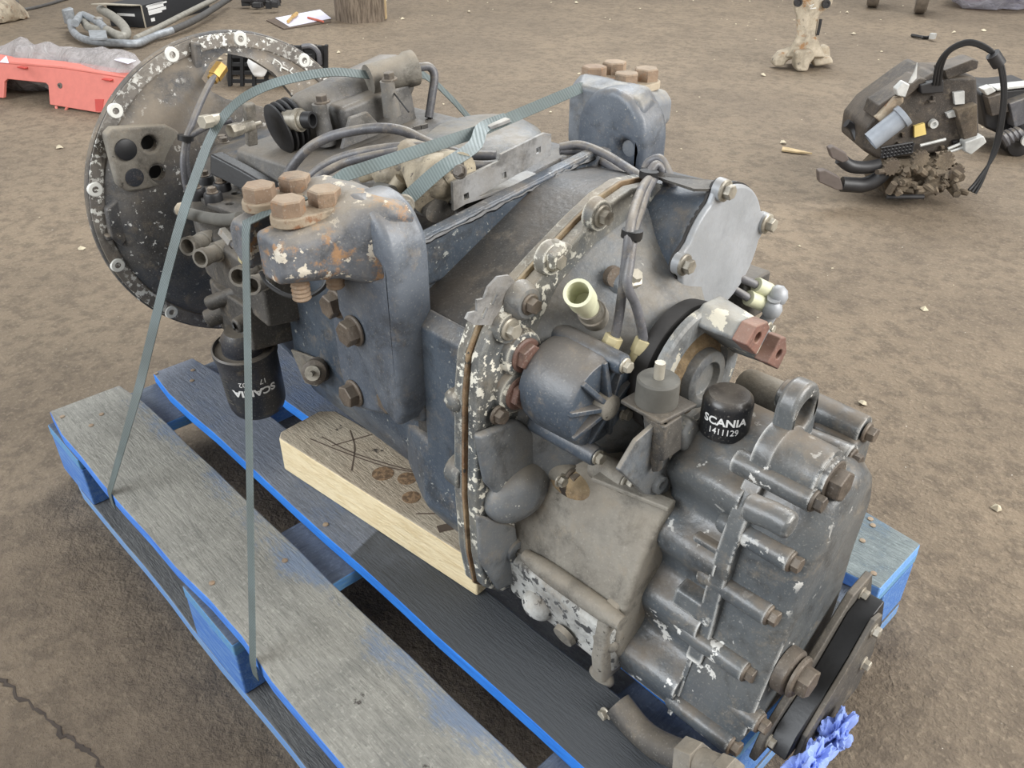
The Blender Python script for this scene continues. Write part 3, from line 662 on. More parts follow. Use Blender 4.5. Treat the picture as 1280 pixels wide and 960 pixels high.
# --- oil pump cylinder with finned end
PY, PZ = .337, .482
pu = MB().lathe([(.895, .050), (.912, .054), (.930, .0535), (.964, .052), (.970, .049)], (0, PY, PZ), (1, 0, 0), 40)
for ay, az in ((PY+.016, PZ+.046), (PY-.018, PZ-.054)): pu.lathe([(.89, .013), (.982, .0115), (.984, .010)], (0, ay, az), (1, 0, 0), 16)
pu = pu.build('oil_pump', MAT['range_paint'], rc, bevel=.002)
for k in range(9):
    a = math.radians(k*40+10); M = Matrix.Rotation(a, 3, 'X')
    b = MB(); b.box(Vector((.972, PY, PZ))+M @ Vector((0, .030, 0)), (.012, .040, .006), M @ Matrix.Rotation(.25, 3, 'Z')); b.build('fin', MAT['range_paint'], pu, bevel=.0015)
MB().lathe([(.965, .016), (.984, .014), (.987, .008)], (0, PY, PZ), (1, 0, 0), 20).build('pump_hub', MAT['dirty_cast'], pu)
for ay, az in ((PY+.016, PZ+.046), (PY-.018, PZ-.054)): bolt('zincs', (.984, ay, az), (1, 0, 0), pu)
bolt('zincs', (.972, PY+.038, PZ-.03), (1, 0, 0), pu)

# --- output flange with split bearing yoke
OY, OZ = .455, .482
of = MB().lathe([(.972, .078), (.985, .080), (.990, .078), (.994, .060)], (0, OY, OZ), (1, 0, 0), 48).build('bearing_seal', MAT['seal_dark'], GB)
og = MB().lathe([(.996, .070), (.998, .080), (1.006, .081), (1.009, .078), (1.009, .055), (1.002, .050), (1.002, 0)], (0, OY, OZ), (1, 0, 0), 48, cap=False).build('output_flange', MAT['yoke_paint'], GB)
MB().lathe([(.995, .0), (1.0025, .052), (1.006, .045), (1.010, .040), (1.010, .030)], (0, OY, OZ), (1, 0, 0), 40, cap=False).jitter(.002, 60).build('dirty_hub', MAT['hub_dirt'], og)
MB().lathe([(1.004, .036), (1.020, .034), (1.022, .030), (1.022, .022), (1.014, .020), (1.014, 0)], (0, OY, OZ), (1, 0, 0), 36, cap=False).build('hub_nut', MAT['cover_paint'], og, bevel=.001)
def ear(rot, nm):
    M = Matrix.Rotation(rot, 4, 'X')
    def T(p): return Vector((p[0], OY, OZ)) + (M @ Vector((0, p[1], p[2])))
    b = MB()
    prof = [(-.058, .044), (-.055, .070), (-.030, .088), (.030, .088), (.055, .070), (.058, .044)]
    prof2 = [(-.050, .046), (-.048, .066), (-.028, .080), (.028, .080), (.048, .066), (.050, .046)]
    R = [b.bm.verts.new(T((1.000, p, q))) for p, q in prof]; R2 = [b.bm.verts.new(T((1.050, p, q))) for p, q in prof2]
    b.bridge(R, R2); b.fan(R); b.fan(R2, True)
    e = b.build('yoke_ear', MAT['yoke_paint'], og, bevel=.005, seg=3)
    for sgn in (-1, 1) if nm == 'a' else ():
        b = MB(); pr = [(sgn*.018, .044), (sgn*.018, .076), (sgn*.030, .080), (sgn*.050, .068), (sgn*.052, .046)]
        b.slab([T((1.048, p, q)) for p, q in pr], (.018, 0, 0)); pd = b.build('bearing_pad', MAT['yoke_rust'], og, bevel=.002)
        c = MB(); h = T((1.0, sgn*.034, .060)); c.cyl(h, h+Vector((.1, 0, 0)), .0055, n=14); cut(pd, c)
ear(math.radians(-38), 'a'); ear(math.radians(142), 'b')

# --- retarder: axis along x, hung below and behind the output flange
prof = [(.302, .158), (.318, .20), (.341, .27), (.352, .33), (.370, .40), (.388, .440), (.415, .462), (.45, .470), (.487, .458), (.508, .42), (.505, .34), (.495, .25), (.47, .158)]
def wavy(poly, amp, ph=0):
    """finer outline with shallow flutes on the near side"""
    P = catmull([Vector((p[0], p[1], 0)) for p in poly], 8); out = []
    L = 0
    for i, p in enumerate(P):
        if i: L += (p-P[i-1]).length
        t = (P[min(i+1, len(P)-1)]-P[max(i-1, 0)]).normalized(); nrm = Vector((-t.y, t.x, 0))
        a = amp*1.35*math.cos(2*PI*(L-ph)/.082) if L < .30 else 0
        out.append((p.x+nrm.x*a*1.0, p.y+nrm.y*a))
    return out
wv = wavy(prof, .0085, .03)
flat = wavy(prof, 0)
ret = MB().loft([(1.035, inset(wv, .014)), (1.043, inset(wv, .004)), (1.052, wv), (1.128, wv)])
ret = ret.build('retarder_housing', MAT['retarder_paint'], GB)
rr = MB().loft([(1.128, inset(flat, .003)), (1.180, inset(flat, .003)), (1.194, inset(flat, .006)), (1.205, inset(flat, .014)), (1.210, inset(flat, .026))])
rr = rr.build('retarder_cover', MAT['retarder_paint'], GB)
# seam band between the two halves
sb = MB(); k0 = [i for i, p in enumerate(wv) if p[1] > .25][0]; k1 = [i for i, p in enumerate(wv) if p[1] > .455][0]
sp = flat[k0-2:k1+2]; op = inset(flat, -.010)[k0-2:k1+2]; ip = inset(flat, .02)[k0-2:k1+2]
sb.prism(op+ip[::-1], 'x', 1.122, 1.142); sb.build('seam_flange', MAT['retarder_paint'], ret, bevel=.003)
sb = MB(); op = inset(flat, -.004); ip = inset(flat, .01); sb.prism(op[:k0]+ip[:k0][::-1], 'x', 1.125, 1.131); sb.build('seam_lip', MAT['retarder_paint'], ret, bevel=.0015)
# bolt bosses along the cover
def side_y(z):
    for a, b_ in zip(prof, prof[1:]):
        if a[1] <= z <= b_[1]: return a[0]+(b_[0]-a[0])*(z-a[1])/(b_[1]-a[1])
    return .30
def on_side(u, v):
    return min((PX(u, v, x=1.16+.001*k) for k in range(60)), key=lambda p: abs(p.y-side_y(p.z)-.003))
for (u, v), (u0, v0) in (((992, 703), (933, 672)), ((964, 770), (900, 735)), ((935, 841), (864, 800)), ((952, 905), (880, 862)), ((917, 932), (852, 890))):
    q = on_side(u, v); q0 = q-Vector((.085, 0, 0))
    bs = MB().lathe([(0, .009), (.006, .0115), (.079, .0125), (.083, .0115)], q0, (1, 0, 0), 20).build('bolt_boss', MAT['retarder_paint'], rr, bevel=.001)
    bolt('dark', q-Vector((.003, 0, 0)), (1, 0, 0), rr)
# elongated pads between the flutes
for (a, b_) in (((868, 672), (902, 692)), ((846, 738), (890, 760))):
    q0 = min((PX(*a, x=1.03+.002*k) for k in range(60)), key=lambda p: abs(p.y-side_y(p.z))); q1 = q0+Vector((.05, 0, 0))
    MB().slab([q0+Vector((0, -.010, -.014)), q1+Vector((.0, -.010, -.014)), q1+Vector((0, -.005, .008)), q0+Vector((0, -.005, .008))], (0, .025, .004)).build('cast_pad', MAT['retarder_paint'], ret, bevel=.004)
q = on_side(985, 662)+Vector((0, .008, -.002)); MB().tube([q-Vector((.045, 0, .004)), q-Vector((.02, 0, 0)), q], .013, 14).build('cast_rib', MAT['retarder_paint'], rr, bevel=.004)
# top of the retarder: stepped boss with large bolt, lifting eye, valve blocks
q = PX(1042, 602, x=1.195)
bb = MB().lathe([(-.072, .034), (-.052, .035), (-.048, .032), (-.012, .031), (-.006, .030), (-.006, .025), (0, .024)], q, (1, 0, 0), 32).build('bearing_boss', MAT['retarder_paint'], rr)
bolt('big', q-Vector((.004, 0, 0)), (1, 0, 0), rr)
q = PX(1022, 628, x=1.196); MB().lathe([(-.085, .013), (0, .0125)], q-Vector((.004, 0, 0)), (1, 0, 0), 18).build('bolt_boss', MAT['retarder_paint'], rr); bolt('dark', q-Vector((.004, 0, 0)), (1, 0, 0), rr)
q = PX(1063, 573, x=1.185); MB().lathe([(-.07, .010), (-.01, .014), (0, .0145)], q, (1, 0, 0), 18).build('bolt_boss', MAT['retarder_paint'], rr); bolt('dark', q, (1, 0, 0), rr)
q = PX(1062, 545, x=1.16); MB().box(q+Vector((-.01, .0, -.02)), (.055, .045, .06)).build('valve_block', MAT['retarder_paint'], rr, bevel=.009)
q = PX(1094, 545, x=1.185); bolt('dark', q-Vector((.01, 0, 0)), (1, 0, 0), rr); MB().cyl(q-Vector((.11, 0, -.002)), q-Vector((.012, 0, 0)), .017, n=20).build('pipe_boss', MAT['retarder_paint'], rr, bevel=.002)
MB().box(PX(1035, 522, x=1.11)-Vector((0, 0, .015)), (.07, .05, .035)).build('cast_block', MAT['retarder_paint'], rr, bevel=.006)
le = MB(); c0 = PX(990, 518, y=.440); M = Matrix.Rotation(.0, 3, 'Z')
outer = [(-.033, -.05), (-.030, -.005)]+[(.029*math.cos(math.radians(a)), .012+.029*math.sin(math.radians(a))) for a in range(170, 5, -15)]+[(.030, -.005), (.033, -.05)]
le.slab([c0+Vector((-.008, p[0]*.9, p[1])) for p in outer], (.022, 0, 0)); leo = le.build('lifting_eye', MAT['retarder_paint'], rr, bevel=.006, seg=3)
cc = MB(); cc.loft([(c0.x-.05, arc(c0.y, c0.z+.006, .0165, 0, 345, 23)), (c0.x+.05, arc(c0.y, c0.z+.006, .0165, 0, 345, 23))]); cut(leo, cc)
MB().ball(PX(946, 572, x=1.09), .020, (1.1, .9, .7), 3).build('cast_boss', MAT['retarder_paint'], ret)
MB().cyl(PX(935, 482, x=1.0), PX(1005, 512, x=1.09), .022, n=20).build('connecting_pipe', MAT['dirty_cast'], ret)
# breather cap with printed lettering
cp = PX(905, 533, z=.462); cap_r, cap_h = .0262, .042
cap = MB().lathe([(-.004, cap_r*.97), (0, cap_r), (cap_h*.78, cap_r), (cap_h*.92, cap_r*.94), (cap_h, cap_r*.8), (cap_h*1.005, 0)], cp, (0, 0, 1), 40, cap=False).build('breather_cap', MAT['cap_black'], GB)
cap['label'] = 'black breather cap with white lettering'
def wrap_text(txt, size, c, up, out, r, v0, parent, xs=1.0, off=.02, nm='lettering', turn=0, base_r=None):
    """lettering laid round a cylinder: c centre, up axis, out the direction the text faces, v0 height of its baseline"""
    cu_ = bpy.data.curves.new('txt', 'FONT'); cu_.body = txt; cu_.size = size; cu_.align_x = 'CENTER'; cu_.offset = off*size; cu_.resolution_u = 3
    to = bpy.data.objects.new('txt', cu_); COL.objects.link(to); bpy.context.view_layer.update()
    me = bpy.data.meshes.new_from_object(to.evaluated_get(bpy.context.evaluated_depsgraph_get())); bpy.data.objects.remove(to)
    bm = bmesh.new(); bm.from_mesh(me)
    for _ in range(2): bmesh.ops.subdivide_edges(bm, edges=[e for e in bm.edges if e.calc_length() > size*.12], cuts=1)
    up = Vector(up).normalized(); out = Vector(out); out = (out-up*out.dot(up)).normalized(); sd = up.cross(out)
    for v in bm.verts:
        x, y = v.co.x*xs, v.co.y
        if turn: x, y = -x, -y
        a = x/r; v.co = Vector(c)+up*(v0+y)+out*(math.cos(a)*r)+sd*(math.sin(a)*r)
    bm.to_mesh(me); bm.free(); me.materials.clear(); me.materials.append(MAT['print_white'])
    o = bpy.data.objects.new(nm, me); return link(o, parent)
face = Vector((CAM.x-cp.x, CAM.y-cp.y, 0)); face.rotate(Matrix.Rotation(.0, 3, 'Z'))
wrap_text('SCANIA', .0125, cp, (0, 0, 1), face, cap_r+.0004, .0175, cap, 1.08, .03)
wrap_text('1411129', .0105, cp, (0, 0, 1), face, cap_r+.0004, .0065, cap, .88, .012)
# rubber buffer with stud on its angle bracket
rb = PX(820, 503, y=.365)
bf = MB().lathe([(0, .0215), (.003, .0225), (.028, .022), (.030, .020), (.030, .006), (.030, 0)], rb, (0, 0, 1), 30, cap=False).build('rubber_buffer', MAT['rubber_grey'], GB)
MB().cyl(rb+Vector((0, 0, .029)), rb+Vector((0, 0, .048)), .0055, n=12).build('stud', MAT['zinc_bolt'], bf)
MB().slab([rb+Vector((-.028, -.024, -.004)), rb+Vector((.026, -.026, -.004)), rb+Vector((.032, .028, -.004)), rb+Vector((-.028, .028, -.004))], (0, 0, .005)).build('buffer_bracket', MAT['dark_cast'], bf, bevel=.002)
MB().slab([rb+Vector((.012, -.024, -.004)), rb+Vector((.020, -.026, -.05)), rb+Vector((.034, -.024, -.045)), rb+Vector((.030, -.024, -.004))], (0, .03, 0)).build('bracket_leg', MAT['dark_cast'], bf, bevel=.002)
MB().slab([rb+Vector((.0, -.022, -.004)), rb+Vector((.022, -.026, -.065)), rb+Vector((.03, -.026, -.06)), rb+Vector((.03, -.022, -.004))], (0, .008, 0)).build('bracket_leg', MAT['dark_cast'], bf, bevel=.002)

# --- oil sump between rear cover and retarder
sp_ = [(.50, .33), (.40, .375), (.365, .378), (.345, .365), (.318, .325), (.300, .275), (.292, .235), (.292, .20), (.305, .170), (.335, .155), (.50, .155)]
sm = MB().prism(sp_, 'x', .872, 1.055).build('oil_sump', MAT['dirty_cast'], GB, bevel=.008, seg=3)
rbp = [PX(656, 694, y=.288), PX(778, 780, y=.288)]
MB().tube([rbp[0].lerp(rbp[1], k/6) for k in range(7)], .0125, 16, rr=[.008, .0115, .0125, .0125, .0125, .012, .009]).build('cast_rib', MAT['dirty_cast'], sm)
MB().slab([PX(738, 602, z=.379), PX(835, 641, z=.379), PX(845, 630, z=.379), PX(752, 592, z=.379)], (0, 0, .006)).build('cast_ledge', MAT['dirty_cast'], sm, bevel=.002)
MB().loft([(.878, [(.282, .235), (.300, .245), (.34, .20), (.33, .16), (.29, .165)]), (1.05, [(.282, .232), (.300, .242), (.34, .20), (.33, .152), (.292, .158)])]).build('peeled_sump_side', MAT['peeled_cast'], sm, bevel=.006)
q = PX(705, 795, y=.283); MB().lathe([(-.004, .016), (.003, .0145)], q, (0, -1, -.3), 22).build('core_plug', MAT['dirty_cast'], sm)
q = PX(660, 765, y=.27); MB().ball(q+Vector((0, .016, 0)), .019, (1.2, .8, 1), 3).build('sump_lug', MAT['peeled_cast'], sm)
for u, v, k in ((785, 603, 'zinc'), (715, 597, 'dark')):
    q = PX(u, v, x=1.0 if u > 750 else .93); MB().lathe([(-.05, .017), (0, .015)], q, (1, -.1, .1), 18).build('bolt_boss', MAT['dirty_cast'], sm, bevel=.002); bolt(k, q, (1, -.1, .1), sm)
MB().ball(PX(725, 600, y=.355), .03, (1.5, 1, .7), 3).build('cast_boss', MAT['hub_dirt'], sm)
MB().slab([PX(u, v, x=1.03) for u, v in ((768, 585), (790, 548), (822, 520), (836, 590), (828, 618), (800, 615))], (.006, 0, 0)).build('retarder_flange', MAT['cover_paint'], ret, bevel=.002)
MB().lathe([(0, .011), (.006, .0105), (.006, .005), (.001, .0045)], PX(822, 604, x=1.036), (1, 0, 0), 18).build('flange_eye', MAT['cover_paint'], ret)
bolt('zincs', PX(700, 600, x=.94), (1, 0, 0), sm)
# flange rim joining sump to retarder
MB().loft([(1.030, [(.282, .262), (.305, .27), (.34, .2), (.335, .148), (.280, .148), (.274, .19)]), (1.048, [(.282, .262), (.305, .27), (.34, .2), (.335, .148), (.280, .148), (.274, .19)])]).build('sump_flange', MAT['dirty_cast'], sm, bevel=.004)
for u, v in ((757, 800), (752, 845)): MB().ball(PX(u, v, y=.292), .016, (1.1, .7, .8), 3).build('flange_lug', MAT['dirty_cast'], sm)
# pipework at the very bottom
pw = MB(); pw.tube(catmull([PX(772, 880, y=.268), PX(800, 915, y=.265), PX(830, 935, y=.262), PX(880, 955, y=.26)], 5), .0165, 14)
pw = pw.build('drain_pipe', MAT['dark_cast'], GB)
q0, q1 = PX(855, 945, y=.258), PX(918, 972, y=.258)
MB().cyl(q0, q0.lerp(q1, .35), .021, n=6).cyl(q0.lerp(q1, .3), q0.lerp(q1, .8), .016, n=18).cyl(q0.lerp(q1, .75), q1, .019, n=6).build('pipe_union', MAT['dirty_cast'], pw, bevel=.001)
MB().cyl(PX(757, 935, y=.255), PX(747, 955, y=.25), .010, n=12).build('pipe_stub', MAT['pale_alloy'], pw, bevel=.001)
MB().tube(catmull([PX(752, 890, y=.262), PX(750, 915, y=.258), PX(762, 940, y=.255), PX(790, 965, y=.252)], 5), .004, 8).build('thin_pipe', MAT['dirty_cast'], pw)
for u, v in ((757, 893), (753, 938)): bolt('zincs', PX(u, v, y=.255), (-.2, -1, .2), pw)
# bottom cover plates behind the retarder
cpz = [(.322, .150), (.335, .178), (.40, .225), (.478, .288), (.520, .292), (.545, .23), (.53, .150)]
bp1 = MB().prism(cpz, 'x', 1.217, 1.226).build('cooler_plate', MAT['dark_cast'], GB, bevel=.002)
MB().prism(inset(cpz, .020), 'x', 1.226, 1.250).build('cooler_core', MAT['cable_black'], bp1, bevel=.002)
cpz2 = [(.355, .150), (.365, .182), (.44, .242), (.472, .278), (.492, .272), (.505, .20), (.49, .150)]
MB().prism(cpz2, 'x', 1.250, 1.256).build('cooler_plate', MAT['dark_cast'], bp1, bevel=.0015)
q = PX(997, 845, x=1.228); MB().lathe([(-.012, .026), (0, .026), (.003, .022)], q-Vector((.005, 0, 0)), (1, 0, 0), 26).build('drain_washer', MAT['dark_bolt'], bp1); bolt('big', q, (1, 0, 0), bp1, name='drain_plug')
for xx, yy, zz in ((1.226, .500, .276), (1.256, .474, .262), (1.256, .478, .205), (1.226, .345, .166)): bolt('zincs', (xx, yy, zz), (1, 0, 0), bp1)

# --- rigid pipes and unions on the far side
un = MB()
for k, (a, b_, c_) in enumerate((((925, 347), (945, 356), (962, 364)), ((918, 362), (935, 372), (955, 380)))):
    xx = .95
    q = [PX(*a, x=xx), PX(*b_, x=xx+.012), PX(*c_, x=xx+.022)]
    MB().tube([q[0]-Vector((.05, -.01, -.0)), q[0], q[1]], .0052, 10).build('air_pipe', MAT['hose_grey'], rg)
    MB().cyl(q[1], q[2], .010, n=14).build('pipe_union', MAT['pale_plastic'], rg, bevel=.001)
    MB().ball(q[2]+Vector((.012, 0, -.002)), .013, (1, 1, 1.1), 2).build('pipe_elbow', MAT['range_cover'], rg)
MB().tube([PX(968, 372, x=.985), PX(965, 390, x=.98), PX(955, 405, x=.975), PX(955, 412, x=.97)], .009, 10).build('pipe_elbow', MAT['range_cover'], rg)
bolt('zincs', PX(960, 410, x=.99), (1, .1, 0), rg)
MB().bx(.90, .955, .62, .68, .46, .52).build('valve_block', MAT['dark_cast'], rg, bevel=.004)

# --- engine mount brackets, one on each side
def mount(side, dz, mat_pad):
    # side -1: near the camera; +1: far side, mirrored about the middle plane
    def Y(y): return y if side < 0 else 2*.443-y-(-.004)
    def V(x, y, z): return Vector((x, Y(y), z+dz))
    def sl(pts, y0, y1, name, mat, parent, bev): return MB().slab([V(x, y0, z) for x, z in pts], (0, Y(y1)-Y(y0), 0)).build(name, MAT[mat], parent, bevel=bev, seg=3)
    base = sl([(.595, .525), (.70, .545), (.772, .55), (.775, .40), (.735, .385), (.615, .345), (.598, .40)], .246, .272, 'mount_bracket', 'bracket_paint', GB, .006)
    # upright column with the elbow
    b = MB(); col = [(.662, .52)]+[(.7205+.0585*math.cos(math.radians(a)), .612+.060*math.sin(math.radians(a))) for a in range(180, -1, -15)]+[(.779, .43), (.765, .40), (.735, .415), (.70, .47)]
    b.slab([V(x, .216, z) for x, z in col], (0, Y(.27)-Y(.216), 0)); colm = b.build('upright', MAT['bracket_paint'], base, bevel=.014, seg=4)
    h = V(.750, .2, .600); c = MB(); c.cyl(h, h+Vector((0, -side*.1, 0)), .0105, n=18); c.cyl(h-Vector((0, -side*.05, 0)), h, .0105, n=18); cut(colm, c)
    # arm carrying the pad: cast block rounded towards the upright
    b = MB(); secs = [(.262, .640, .768, .575, .664), (.235, .625, .765, .575, .672), (.212, .612, .748, .580, .668), (.19, .608, .735, .588, .654), (.15, .606, .722, .592, .648), (.128, .610, .716, .594, .645)]
    P = None
    for y, x0, x1, z0, z1 in secs:
        r = .012; q = [(x0+r, z0), (x1-r, z0), (x1, z0+r), (x1, z1-r), (x1-r, z1), (x0+r, z1), (x0, z1-r), (x0, z0+r)]
        R = [b.bm.verts.new(V(x, y, z)) for x, z in q]
        if P: b.bridge(P, R)
        else: b.fan(R)
        P = R
    b.fan(P, True); arm = b.build('mount_arm', MAT[mat_pad], base, bevel=.006, seg=3)
    c = MB(); y0, y1 = Y(.10), Y(.175); c.bx(.645, .670, min(y0, y1), max(y0, y1), .56+dz, .70+dz); cut(arm, c)
    for x0 in (.632, .690):
        w = MB(); ys = sorted((Y(.140), Y(.222)))
        pl = [(x0+.021*math.cos(a), ys[1]-.021+.021*math.sin(a)) for a in [PI*k/8 for k in range(9)]]+[(x0-.021*math.cos(a), ys[0]+.021-.021*math.sin(a)) for a in [PI*k/8 for k in range(9)]]
        w.prism(pl, 'z', .650+dz, .661+dz); w.build('washer_plate', MAT['washer_pale'], base, bevel=.002)
        for yy in (.160, .203):
            p = V(x0, yy, .661); bolt('mount', p, (0, 0, 1), base)
            if x0 > .65: MB().lathe([(0, .0085), (.002, .0105)]+[(.002+.0025*k, .0105-.001*(k % 2)) for k in range(11)]+[(.034, .0105)], p-Vector((0, 0, .098)), (0, 0, 1), 16).build('bolt_end', MAT['rust_bolt'], base)
    for x, z in ((.700, .508), (.723, .412), (.632, .376), (.615, .500)):
        bolt('case', V(x, .245 if x < .66 else .214 if z > .45 and x > .66 else .244, z), (0, side, 0), base)
    return base
lm = mount(-1, 0, 'mount_paint'); lm['label'] = 'rust-spotted engine mount bracket nearest the camera'
rm = mount(1, .043, 'pale_mount'); rm['label'] = 'smooth grey engine mount bracket on the far side'
# bolts and connector on the near wall
bolt('case', PX(345, 398, y=.268), (0, -1, 0), case); bolt('darks', PX(455, 497, y=.262), (0, -1, 0), case)
MB().slab([PX(u, v, y=.268) for u, v in ((366, 436), (402, 449), (408, 475), (398, 482), (384, 478))], (0, -.004, 0)).build('sensor_plate', MAT['dirty_cast'], case, bevel=.001)
q = PX(399, 462, y=.268); d = PX(384, 470, y=.225)-q
MB().lathe([(0, .019), (.03, .018), (.032, .014)], q, d, 20).build('gear_switch', MAT['dark_bolt'], case, bevel=.001)
MB().lathe([(.03, .011), (.040, .011), (.040, .004), (.052, .0035)], q, d, 14).build('switch_stud', MAT['zinc_bolt'], case)
# thin cable looping under the near mount
MB().tube(catmull([PX(326, 340, y=.19), PX(335, 355, y=.19), PX(358, 369, y=.195), PX(385, 370, y=.2), PX(405, 358, y=.21), PX(412, 338, y=.22)], 6), .0028, 8).build('loop_cable', MAT['cable_black'], GB)

# --- valve block with pipe stubs, filter head and oil filter on the near side
vb = MB().loft([(.16, [(.27, .40), (.27, .51), (.34, .52), (.34, .40)]), (.26, [(.235, .42), (.235, .505), (.33, .52), (.33, .41)]), (.36, [(.225, .42), (.225, .50), (.32, .51), (.32, .40)]), (.46, [(.225, .41), (.225, .49), (.30, .50), (.30, .40)])])
vb = vb.jitter(.004, 25).build('valve_block', MAT['dark_cast'], GB, bevel=.006)
tpz = MB().slab([PX(u, v, z=.528) for u, v in ((232, 238), (262, 222), (300, 240), (345, 268), (318, 282), (262, 262))], (0, 0, .008)).build('top_plate', MAT['dark_cast'], vb, bevel=.002)
c = MB()
for u, v in ((296, 246), (288, 259)): q = PX(u, v, z=.53); c.cyl(q-Vector((0, 0, .03)), q+Vector((0, 0, .03)), .0065, n=14)
cut(tpz, c)
for u, v in ((245, 237), (266, 243), (277, 230), (256, 222)):
    q = PX(u, v, z=.545); MB().lathe([(-.014, .0135), (0, .0135), (.003, .012)], q, (0, 0, 1), 20).build('bush', MAT['rubber'], vb); bolt('darks', q+Vector((0, 0, .003)), (0, 0, 1), vb)
for (a, b_), r in ((((262, 300), (234, 308)), .0135), (((280, 312), (250, 323)), .0135), (((322, 335), (298, 346)), .0135), (((335, 348), (314, 357)), .0125)):
    q0, q1 = PX(*a, y=.235), PX(*b_, y=.19)
    L = (q1-q0).length; st = MB().lathe([(-.01, r*1.1), (L*.35, r*1.1), (L*.35, r*.9), (L*.8, r*.9), (L*.8, r), (L, r), (L, r*.75), (L*.6, r*.7), (L*.6, 0)], q0, q1-q0, 18, cap=False).build('pipe_stub', MAT['dirty_cast'], vb)
MB().tube(catmull([PX(224, 263, y=.215), PX(240, 268, y=.215), PX(262, 273, y=.22), PX(285, 275, y=.22), PX(300, 272, y=.225)], 5), .0085, 10).build('hose_end', MAT['rubber_grey'], vb)
MB().ball(PX(228, 262, y=.215), .011, (1, 1, 1), 2).build('hose_cap', MAT['washer_pale'], vb)
MB().cyl(PX(279, 290, y=.21), PX(292, 305, y=.205), .008, n=6).build('union_nut', MAT['galvanised'], vb, bevel=.001)
MB().box(PX(305, 310, y=.215), (.012, .012, .05), Matrix.Rotation(.4, 3, 'Y')).build('pipe_clip', MAT['tan_plastic'], vb, bevel=.003)
MB().tube([PX(292, 305, y=.205), PX(305, 318, y=.2), PX(316, 332, y=.2)], .005, 8).build('thin_pipe', MAT['hose_grey'], vb)
fh = MB()
fh.loft([(.25, [(.24, .34), (.24, .41), (.31, .42), (.31, .34)]), (.33, [(.215, .35), (.215, .43), (.31, .44), (.31, .34)]), (.42, [(.215, .36), (.215, .43), (.30, .44), (.30, .35)])])
for (a, b_), r in ((((290, 385), (258, 400)), .0155), (((305, 425), (278, 437)), .0165), (((320, 395), (294, 408)), .012), (((300, 365), (260, 380)), .012)):
    fh.cyl(PX(*a, y=.235), PX(*b_, y=.20), r, r*.92, n=18)
fh = fh.jitter(.002, 30).build('filter_head', MAT['dark_cast'], GB, bevel=.004)
for u, v in ((257, 401), (277, 438), (293, 408)): MB().lathe([(0, .006), (.002, .005)], PX(u, v, y=.198), (-.5, -1, -.2), 6).build('bolt_socket', MAT['cable_black'], fh)
f1 = PX(305, 432, y=.222); f0 = PX(324, 506, y=.232); fd = (f1-f0); fL = fd.length; fr = .0455
fil = MB().lathe([(0, fr*.80), (.003, fr*.88), (.012, fr*.95), (.02, fr*.97), (fL-.012, fr), (fL-.010, fr*1.05), (fL, fr*1.06), (fL+.002, fr), (fL-.003, fr*.95), (fL-.003, fr*.72), (fL+.018, fr*.68), (fL+.03, fr*.5)], f0, fd, 44).build('oil_filter', MAT['filter_black'], GB)
fil['label'] = 'black spin-on oil filter with white lettering'
fface = CAM-f0; fdir = fd.normalized(); fface = (fface-fdir*fface.dot(fdir)).normalized(); fface = Matrix.Rotation(-.03, 3, fdir) @ fface
wrap_text('SCANIA', .0165, f0, fd, fface, fr+.0004, .066, fil, 1.15, .04, turn=1)
wrap_text('17    402', .0125, f0, fd, fface, fr+.0004, .082, fil, .95, .008, turn=1)
sm_ = Matrix.Rotation(-1.05, 3, fdir) @ fface
for k, n in enumerate(('l', 'l')): pass
sml = MB()
up_, sd_ = fdir, fdir.cross(sm_)
for k in range(9):
    a0 = -.16; a1 = random.uniform(.05, .2); hh = .035+k*.0055
    sml.band([f0+up_*hh+(sm_*math.cos(t)+sd_*math.sin(t))*(fr+.0003) for t in [a0+(a1-a0)*i/5 for i in range(6)]], .0016, .0003, up_)
sml.build('small_print', MAT['rubber_grey'], fil)

# --- hoses over the top
def hose(pts, r, mat='hose_grey', k=8, nm='hose'): return MB().tube(catmull(pts, k), r, 10).build(nm, MAT[mat], GB)
hose([PX(353, 232, y=.29), PX(364, 210, y=.30), PX(385, 186, y=.32), PX(410, 172, y=.34), PX(440, 164, y=.36), PX(475, 160, y=.38), PX(505, 164, y=.40), PX(535, 178, y=.42), PX(575, 192, y=.44), PX(620, 195, y=.47)], .0065)
hose([PX(374, 238, y=.28), PX(395, 215, y=.30), PX(420, 200, y=.32), PX(455, 190, y=.34), PX(500, 184, y=.37), PX(540, 186, y=.39), PX(575, 203, y=.40), PX(605, 207, y=.42), PX(640, 203, y=.46)], .0062)
hose([PX(378, 242, y=.275), PX(400, 220, y=.29), PX(430, 204, y=.32), PX(460, 196, y=.335), PX(500, 189, y=.365), PX(535, 190, y=.385), PX(570, 208, y=.395), PX(600, 212, y=.42), PX(640, 205, y=.46)], .0055)
hose([PX(700, 184, x=.70), PX(725, 181, x=.72), PX(755, 192, x=.76), PX(780, 207, x=.80), PX(803, 222, x=.84)], .0055)
hose([PX(700, 188, x=.70), PX(730, 190, x=.72), PX(760, 206, x=.76), PX(785, 222, x=.80), PX(800, 232, x=.83)], .0055)
hose([PX(705, 200, x=.70), PX(725, 205, x=.73), PX(750, 218, x=.76), PX(775, 221, x=.79), PX(805, 226, x=.84), PX(845, 233, x=.88)], .0058)
hose([PX(806, 212, x=.85), PX(811, 203, x=.85), PX(824, 198, x=.86), PX(832, 208, x=.87), PX(840, 228, x=.885), PX(846, 242, x=.89)], .0052)
hose([PX(812, 216, x=.865), PX(820, 206, x=.865), PX(828, 214, x=.87), PX(838, 236, x=.88), PX(842, 246, x=.885)], .0052)
